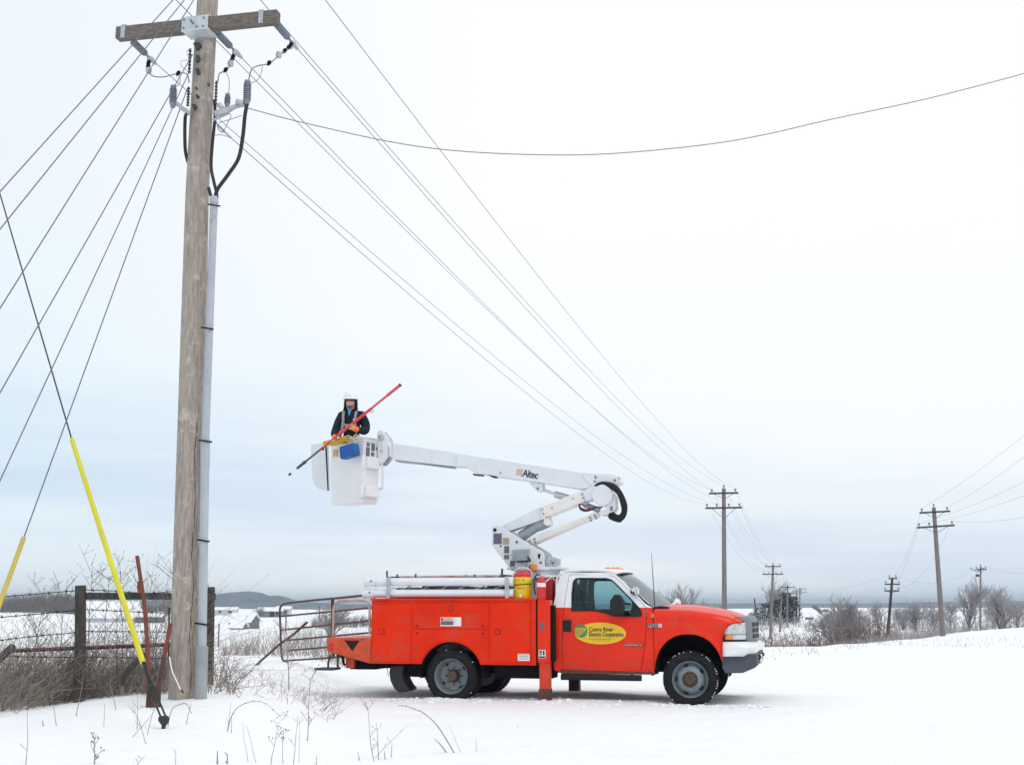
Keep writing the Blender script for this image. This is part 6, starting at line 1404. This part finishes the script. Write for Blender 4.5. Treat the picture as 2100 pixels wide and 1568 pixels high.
# steel posts
b = P(309, 1426, 12.4); tp_ = empty('steel_post', b); tag(tp_, 'rusty red steel post standing above the fence rail', 'post', 'rusty posts by the fence')
q = lambda u, v, Y=12.4: P(u, v, Y) - b
MB().tube([q(303, 1420), q(303, 1330), q(296, 1235), q(281, 1139)], [.022, .022, .020, .020], 6).build('shaft', RUSTR, tp_)
MB().prism([(p.x, p.z) for p in (q(283, 1192), q(290, 1188), q(293, 1196), q(294, 1216), q(284, 1217), q(282, 1204))], -.02, .02).build('plate', RUSTR, tp_)
b2 = P(322, 1420, 12.5); lp_ = empty('steel_post', b2); tag(lp_, 'leaning rusty steel post against the foot of the big pole', 'post', 'rusty posts by the fence')
MB().tube([P(324, 1418, 12.5) - b2, P(348, 1285, 12.7) - b2], [.024, .018], 6).build('shaft', RUST, lp_); MB().tube([P(337, 1350, 12.6) - b2, P(349, 1278, 12.7) - b2], .021, 6).build('shaft_tip', RUSTR, lp_)
b3 = gp(314, 12.3); tag(MB().tube([(0, 0, -.2), (0, 0, .20)], [.075, .07], 12).build('tree_stump', mat('stump_brown', (.085, .05, .04), .9, var=.5, bump=1), None, 50, loc=b3), 'short brown stump at the foot of the red steel post', 'stump')
b4 = gp(260, 12.9); tag(MB().tube([q_ for q_ in [P(245, 1400, 12.9) - b4, P(262, 1375, 12.9) - b4, P(285, 1352, 12.8) - b4, P(300, 1340, 12.8) - b4]], [.045, .035, .03, .025], 8).build('fallen_branch', DARKW, None, 50, loc=b4), 'thick dark branch lying slanted in the brush by the stump', 'branch')
b5 = gp(120, 13.9); tag(MB().tube([P(95, 1410, 13.9) - b5, P(120, 1388, 13.9) - b5, P(150, 1360, 13.9) - b5, P(166, 1335, 13.9) - b5], [.04, .035, .03, .02], 8).build('fallen_branch', DARKW, None, 50, loc=b5), 'dark branch slanting through the brush left of the fence post', 'branch')

# ================================================================= GATE
gb = P(577, 1355, 27); gate = tag(empty('tube_gate', gb), 'rusty tubular farm gate standing open behind the truck tail', 'gate')
def GR(u, v): Y = lerp(u, [577, 800], [27, 21.6]); return P(u, v, Y) - gb
fr = smooth_path([GR(588, 1355), GR(580, 1352), GR(577, 1335), GR(575, 1285), GR(574, 1252), GR(577, 1242), GR(588, 1236.5), GR(640, 1230.5), GR(700, 1225), GR(760, 1219), GR(800, 1216)], 4)
MB().tube(fr, .025, 8).build('frame', RUST, gate, 60)
for a, b_ in (((577, 1263), (800, 1242)), ((578, 1291), (800, 1268)), ((590, 1312), (800, 1293)), ((590, 1333), (800, 1316)), ((585, 1354), (800, 1340))):
    MB().tube([GR(*a), GR(*b_)], .019, 8).build('bar', RUST, gate, 60)
MB().tube([GR(682, 1226), GR(684, 1346)], .034, 8).build('upright', RUST, gate, 60)
b6 = P(516, 1361, 25); tag(MB().tube([Vector((0, 0, -.1)), P(576, 1318, 25.5) - b6, P(601, 1301, 25.8) - b6, P(630, 1275, 26) - b6], [.025, .025, .025, .03], 8).build('leaning_pipe', RUST, None, 50, loc=b6), 'rusty pipe leaning diagonally through the end of the gate', 'pipe')
ret = P(545, 1338, 31)
# ================================================================= WEEDS
BR = mat('dry_brush_stems', (.12, .095, .085), .95, c2=(.38, .335, .295), scale=5)
def fence_brush(n, seed, ur, Yr, hr, nm='brush', th=.0045, hmax=1.0):
    rnd = random.Random(seed); c = MB()
    for k in range(n):
        u = rnd.uniform(*ur); Y = rnd.uniform(*Yr) - 1.5 * max(0, 1 - u / 140) * (u < 140) * rnd.random(); b = gp(u, Y, -.03); hh = rnd.uniform(*hr) * hmax * (.6 + .8 * max(0, noise.noise(Vector((b.x * 1.1, 0, seed))) + .5))
        az = rnd.gauss(.25, .55); d = Vector((az, rnd.gauss(0, .4), 1)).normalized(); p = b; pts = [p]
        for i in range(4): d = (d + Vector((rnd.gauss(.05, .16), rnd.gauss(0, .14), rnd.gauss(-.06, .1)))).normalized(); p = p + d * hh / 4; pts.append(p)
        c.tube(pts, [th, th * .9, th * .7, th * .5, th * .3], 3, cap=False)
        for j in range(rnd.randint(1, 4)):
            q0 = pts[rnd.randint(1, 4)]; q2 = q0 + Vector((rnd.gauss(0, .5), rnd.gauss(0, .4), rnd.uniform(-.1, .8))) * rnd.uniform(.08, .25)
            c.tube([q0, q2], [th * .5, th * .25], 3, cap=False)
            if rnd.random() < .3: c.tube([q2, q2 + Vector((0, 0, .014))], [.006, .003], 4)
    return tag(c.build(nm, BR, None, None), kind='stuff')
fence_brush(1250, 1, (-60, 350), (13.7, 16.0), (.25, .75), 'dry_brush')
fence_brush(640, 2, (-60, 350), (13.7, 15.4), (.8, 1.4), 'tall_dry_grass', .0032, .95)
fence_brush(560, 5, (-60, 345), (13.65, 15.4), (.12, .34), 'matted_grass', .0045)
fence_brush(70, 3, (425, 480), (13.6, 15.5), (.3, .7), 'dry_grass_tuft')
fence_brush(110, 6, (470, 690), (14.5, 19), (.1, .35), 'sparse_grass', .003)
def stem_weed(base, h, lean, label, seed, twigs=8, r=.0045, berries=True, grp='dry weeds standing in the snow', curve=0, m=None):
    rnd = random.Random(seed); c = MB(); p = Vector((0, 0, -.05)); d = Vector((lean, rnd.uniform(-.2, .1), 1)).normalized(); pts = [p]
    for i in range(6): d = (d + Vector((curve / 6, 0, -abs(curve) / 8)) + Vector((rnd.gauss(0, .06), rnd.gauss(0, .06), 0))).normalized(); p = p + d * h / 6; pts.append(p)
    c.tube(pts, [r * (1 - .1 * i) for i in range(7)], 4, cap=False)
    for j in range(twigs):
        t = rnd.uniform(1.5, 5.9); i = int(t); q0 = pts[i].lerp(pts[i+1], t - i) if i < 6 else pts[6]; L0 = h * rnd.uniform(.10, .26); dd = (Vector((rnd.choice((-1, 1)) * rnd.uniform(.4, 1), rnd.gauss(0, .5), rnd.uniform(.5, 1.2)))).normalized(); q2 = q0 + dd * L0
        c.tube([q0, q2], [r * .6, r * .35], 3, cap=False)
        for k in range(2):
            q3 = q0.lerp(q2, rnd.uniform(.4, 1)) ; q4 = q3 + Vector((rnd.gauss(0, .5), rnd.gauss(0, .4), rnd.uniform(.1, 1))).normalized() * L0 * .4; c.tube([q3, q4], [r * .4, r * .25], 3, cap=False)
            if berries: c.lathe([(.001, -.006), (.007, 0), (.001, .007)], 5, M=Matrix.Translation(q4))
    return tag(c.build('dry_weed', m or BR, None, None, loc=base), label, 'weed', grp)
# tall weeds over the fence line
for i, (u, v, Y, ln, lab) in enumerate(((172, 1162, 14.0, -.10, 'tall dry weed with seed heads directly behind the fence post top'), (118, 1182, 14.0, .12, 'tall curved weed with seed clusters left of the fence post'), (60, 1200, 14, .05, 'dry weed rising beside the faded yellow guard'), (246, 1164, 14.2, .05, 'fine branching weed above the rail, left of the red steel post'), (300, 1150, 14.2, .10, 'tallest fine weed right of the red steel post'), (322, 1165, 14.2, -.1, 'fine seedy weed between the red steel post and the big pole'), (345, 1180, 14, .12, 'dark bare stem leaning against the left side of the big pole'), (90, 1222, 13.8, -.05, 'weed with reddish tips above the left barbed wire'), (212, 1180, 14.3, .1, 'thin weed above the left end of the rail'))):
    b = gp(u - ln * 60, Y); stem_weed(b, P(u, v, Y).z - b.z + .05, ln, lab, 200 + i, twigs=16, r=.006)
# foreground weeds (u, v of foot; v of tip)
fw = [(592, 1430, 1282, 18.2, .0, 14, 'bushy bare sapling in the snow left of the truck tail', .011), (630, 1518, 1385, None, .05, 9, 'tall single weed with seed heads below the truck tail', .006), (118, 1488, 1420, None, -.15, 0, 'short bent stem left of the fence post foot', .005), (157, 1468, 1372, None, .02, 2, 'upright stem touching the fence post foot', .005), (52, 1568, 1440, None, .2, 1, 'long thin curved stem near the lower left corner', .004), (90, 1488, 1475, None, 0, 0, 'dark stub poking out of the snow at lower left', .01),
      (194, 1566, 1502, None, .05, 8, 'frosted weed with short side twigs at bottom left', .006), (213, 1490, 1442, None, .02, 0, 'thin upright stem right of the fence post', .004), (240, 1454, 1395, None, -.25, 0, 'stem leaning left in front of the fence brush', .005), (281, 1494, 1400, None, .0, 3, 'pale upright stem left of the guy anchor', .004), (262, 1510, 1450, None, .8, 1, 'stem leaning far right below the guy anchor', .004), (298, 1506, 1440, None, .3, 2, 'crossing stem beside the guy anchor', .004), (306, 1524, 1450, None, -.5, 2, 'arched stem crossing under the guard end', .004),
      (381, 1484, 1440, None, .05, 0, 'short dark stem right of the guy anchor', .005), (465, 1500, 1438, None, .15, 1, 'left stem of the arched pair in the open snow', .004), (475, 1502, 1460, None, .0, 1, 'straight stem beneath the large arched weed', .004), (500, 1432, 1385, None, -.8, 3, 'dark stem arching from the black post over the snow', .006), (446, 1566, 1538, None, 0, 0, 'short thick dark stub at the bottom edge', .010), (464, 1566, 1546, None, .1, 2, 'forked dark stub beside the short thick one', .010),
      (510, 1562, 1475, None, -.15, 0, 'leftmost stem of the seedy cluster at bottom centre', .003), (530, 1564, 1482, None, -.25, 0, 'thin stem leaning left in the seedy cluster', .003), (552, 1566, 1480, None, .2, 4, 'stem with tiny seeds leaning right in the bottom cluster', .004), (582, 1566, 1492, None, -.15, 5, 'arching weed with tiny seeds at the cluster centre', .004), (600, 1566, 1466, None, .12, 2, 'tallest thin stem of the bottom cluster', .004), (612, 1560, 1468, None, .12, 1, 'rightmost thin stem of the bottom cluster', .003),
      (770, 1560, 1448, None, -.3, 6, 'branching weed leaning left under the rear wheel', .005), (776, 1558, 1480, None, .08, 2, 'straight stem of the branching weed under the rear wheel', .005), (760, 1552, 1480, None, .9, 3, 'stem spreading right from the weed under the rear wheel', .004), (790, 1556, 1538, None, 0, 1, 'dark stub right of the branching weed', .008), (803, 1552, 1522, None, .02, 0, 'pair stub right of the branching weed', .006), (742, 1560, 1540, None, -.2, 1, 'short dark stub left of the branching weed', .006),
      (950, 1542, 1486, None, -.5, 0, 'thin pale stem leaning left below the outrigger', .003), (978, 1540, 1512, None, -.02, 0, 'short upright stem below the outrigger', .004), (662, 1430, 1404, None, .05, 0, 'short stem below the boarding step', .004), (1060, 1492, 1484, None, .3, 3, 'tiny grass tuft in the open snow below the outrigger', .004), (360, 1566, 1528, None, .03, 1, 'thin faint stem at bottom, left of the stubs', .003), (270, 1568, 1540, None, .7, 3, 'stem leaning right at the bottom left edge', .004), (648, 1566, 1545, None, 0, 1, 'small twig at the bottom right of the seedy cluster', .005)]
for i, (u, vf, vt, Y, ln, tw, lab, r_) in enumerate(fw):
    if Y is None:                     # distance at which the ground is seen at row vf
        Y = 8.
        for _ in range(600):
            p = gp(u, Y); dz = p.z - H; dep = Y * math.cos(TH) + dz * math.sin(TH); vv = CY - F * (dz * math.cos(TH) - Y * math.sin(TH)) / dep
            if vv <= vf: break
            Y += .03
    b = gp(u, Y); hh = (P(u, vt, Y).z - b.z) * math.sqrt(1 + ln * ln)
    stem_weed(b, hh + .05, ln, lab, 300 + i, twigs=tw, r=r_ * .8, berries=tw > 3)
# two arched weeds
def arched(pix, Y, label, r=.004, seeds=True):
    pts = [P(u, v, Y) for u, v in pix]; b = pts[0].copy(); b.z = hgt(b.x, b.y); pts[0] = b - Vector((0, 0, .03)); sp_ = smooth_path([p - b for p in pts], 6); c = MB().tube(sp_, [r * (1 - .7 * i / len(sp_)) for i in range(len(sp_))], 4)
    if seeds:
        for i in range(len(sp_) // 2, len(sp_), 3): c.lathe([(.001, -.008), (.006, 0), (.001, .008)], 5, M=Matrix.Translation(sp_[i]))
    return tag(c.build('dry_weed', BR, None, None, loc=b), label, 'weed', 'dry weeds standing in the snow')
def Yrow(u, vf):
    Y = 8.
    for _ in range(700):
        p = gp(u, Y); dz = p.z - H; dep = Y * math.cos(TH) + dz * math.sin(TH)
        if CY - F * (dz * math.cos(TH) - Y * math.sin(TH)) / dep <= vf: return Y
        Y += .03
    return Y
arched([(935, 1543), (915, 1515), (895, 1485), (870, 1462), (850, 1453), (832, 1447), (818, 1446)], Yrow(935, 1543), 'large arched weed bowing left under the rear truck body', .006)
arched([(920, 1542), (905, 1528), (892, 1515)], Yrow(920, 1542), 'short dark stem at the foot of the large arched weed', .008, False)
arched([(466, 1497), (474, 1470), (490, 1448), (520, 1437), (545, 1442), (572, 1466)], Yrow(466, 1497), 'pale weed arching over the open snow right of the anchor', .004)
arched([(572, 1466), (582, 1459), (592, 1470)], Yrow(572, 1470), 'small hooked stem at the tip of the pale arched weed', .003, False)
arched([(344, 1475), (352, 1455), (370, 1443), (383, 1443), (392, 1460)], Yrow(344, 1490), 'small weed arching right beside the guy anchor', .004)
arched([(502, 1432), (490, 1415), (470, 1398), (448, 1385), (432, 1381)], 14.2, 'dark arched stem springing from the black post foot', .006, False)
# snow thrown up around wheels, small lumps
rnd = random.Random(8); c = MB()
for k in range(520):
    xl = rnd.uniform(-2.2, 4.8); yl = rnd.choice((-1.3, -1.25, -1.45)) + rnd.gauss(0, .22)
    if rnd.random() < .45: xl = rnd.choice((0, 3.57)) + rnd.gauss(0, .38); yl = -1.12 + rnd.gauss(-.08, .10)
    p = truck_M @ Vector((xl, yl, 0)); p.z = hgt(p.x, p.y); s_ = rnd.uniform(.008, .038)
    c.lathe([(s_ * .5, -s_ * .4), (s_, 0), (s_ * .8, s_ * .45), (s_ * .25, s_ * .7)], 6, M=Matrix.Translation(p) @ Matrix.Rotation(rnd.random() * 6, 4, 'Z') @ Matrix.Rotation(rnd.random(), 4, 'X') @ Matrix.Diagonal((rnd.uniform(.7, 1.8), 1, .8, 1)))
tag(c.build('snow_clumps', SNOW, None, 60), kind='stuff')

# ================================================================= AIR
hz = bpy.data.meshes.new('haze'); bmx = bmesh.new(); bmesh.ops.create_cube(bmx, size=1); bmx.to_mesh(hz); bmx.free()
ho = bpy.data.objects.new('haze', hz); col.objects.link(ho); ho.scale = (18400, 18400, 66); ho.location = (0, 0, 66 / 2 - 31); tag(ho, kind='stuff')
mh = bpy.data.materials.new('haze'); mh.use_nodes = True; t = mh.node_tree; t.nodes.clear(); oo = t.nodes.new('ShaderNodeOutputMaterial'); pv_ = t.nodes.new('ShaderNodeVolumePrincipled')
pv_.inputs['Color'].default_value = (.66, .83, 1.0, 1); pv_.inputs['Density'].default_value = .00025; pv_.inputs['Anisotropy'].default_value = 0
t.links.new(pv_.outputs[0], oo.inputs['Volume']); hz.materials.append(mh)
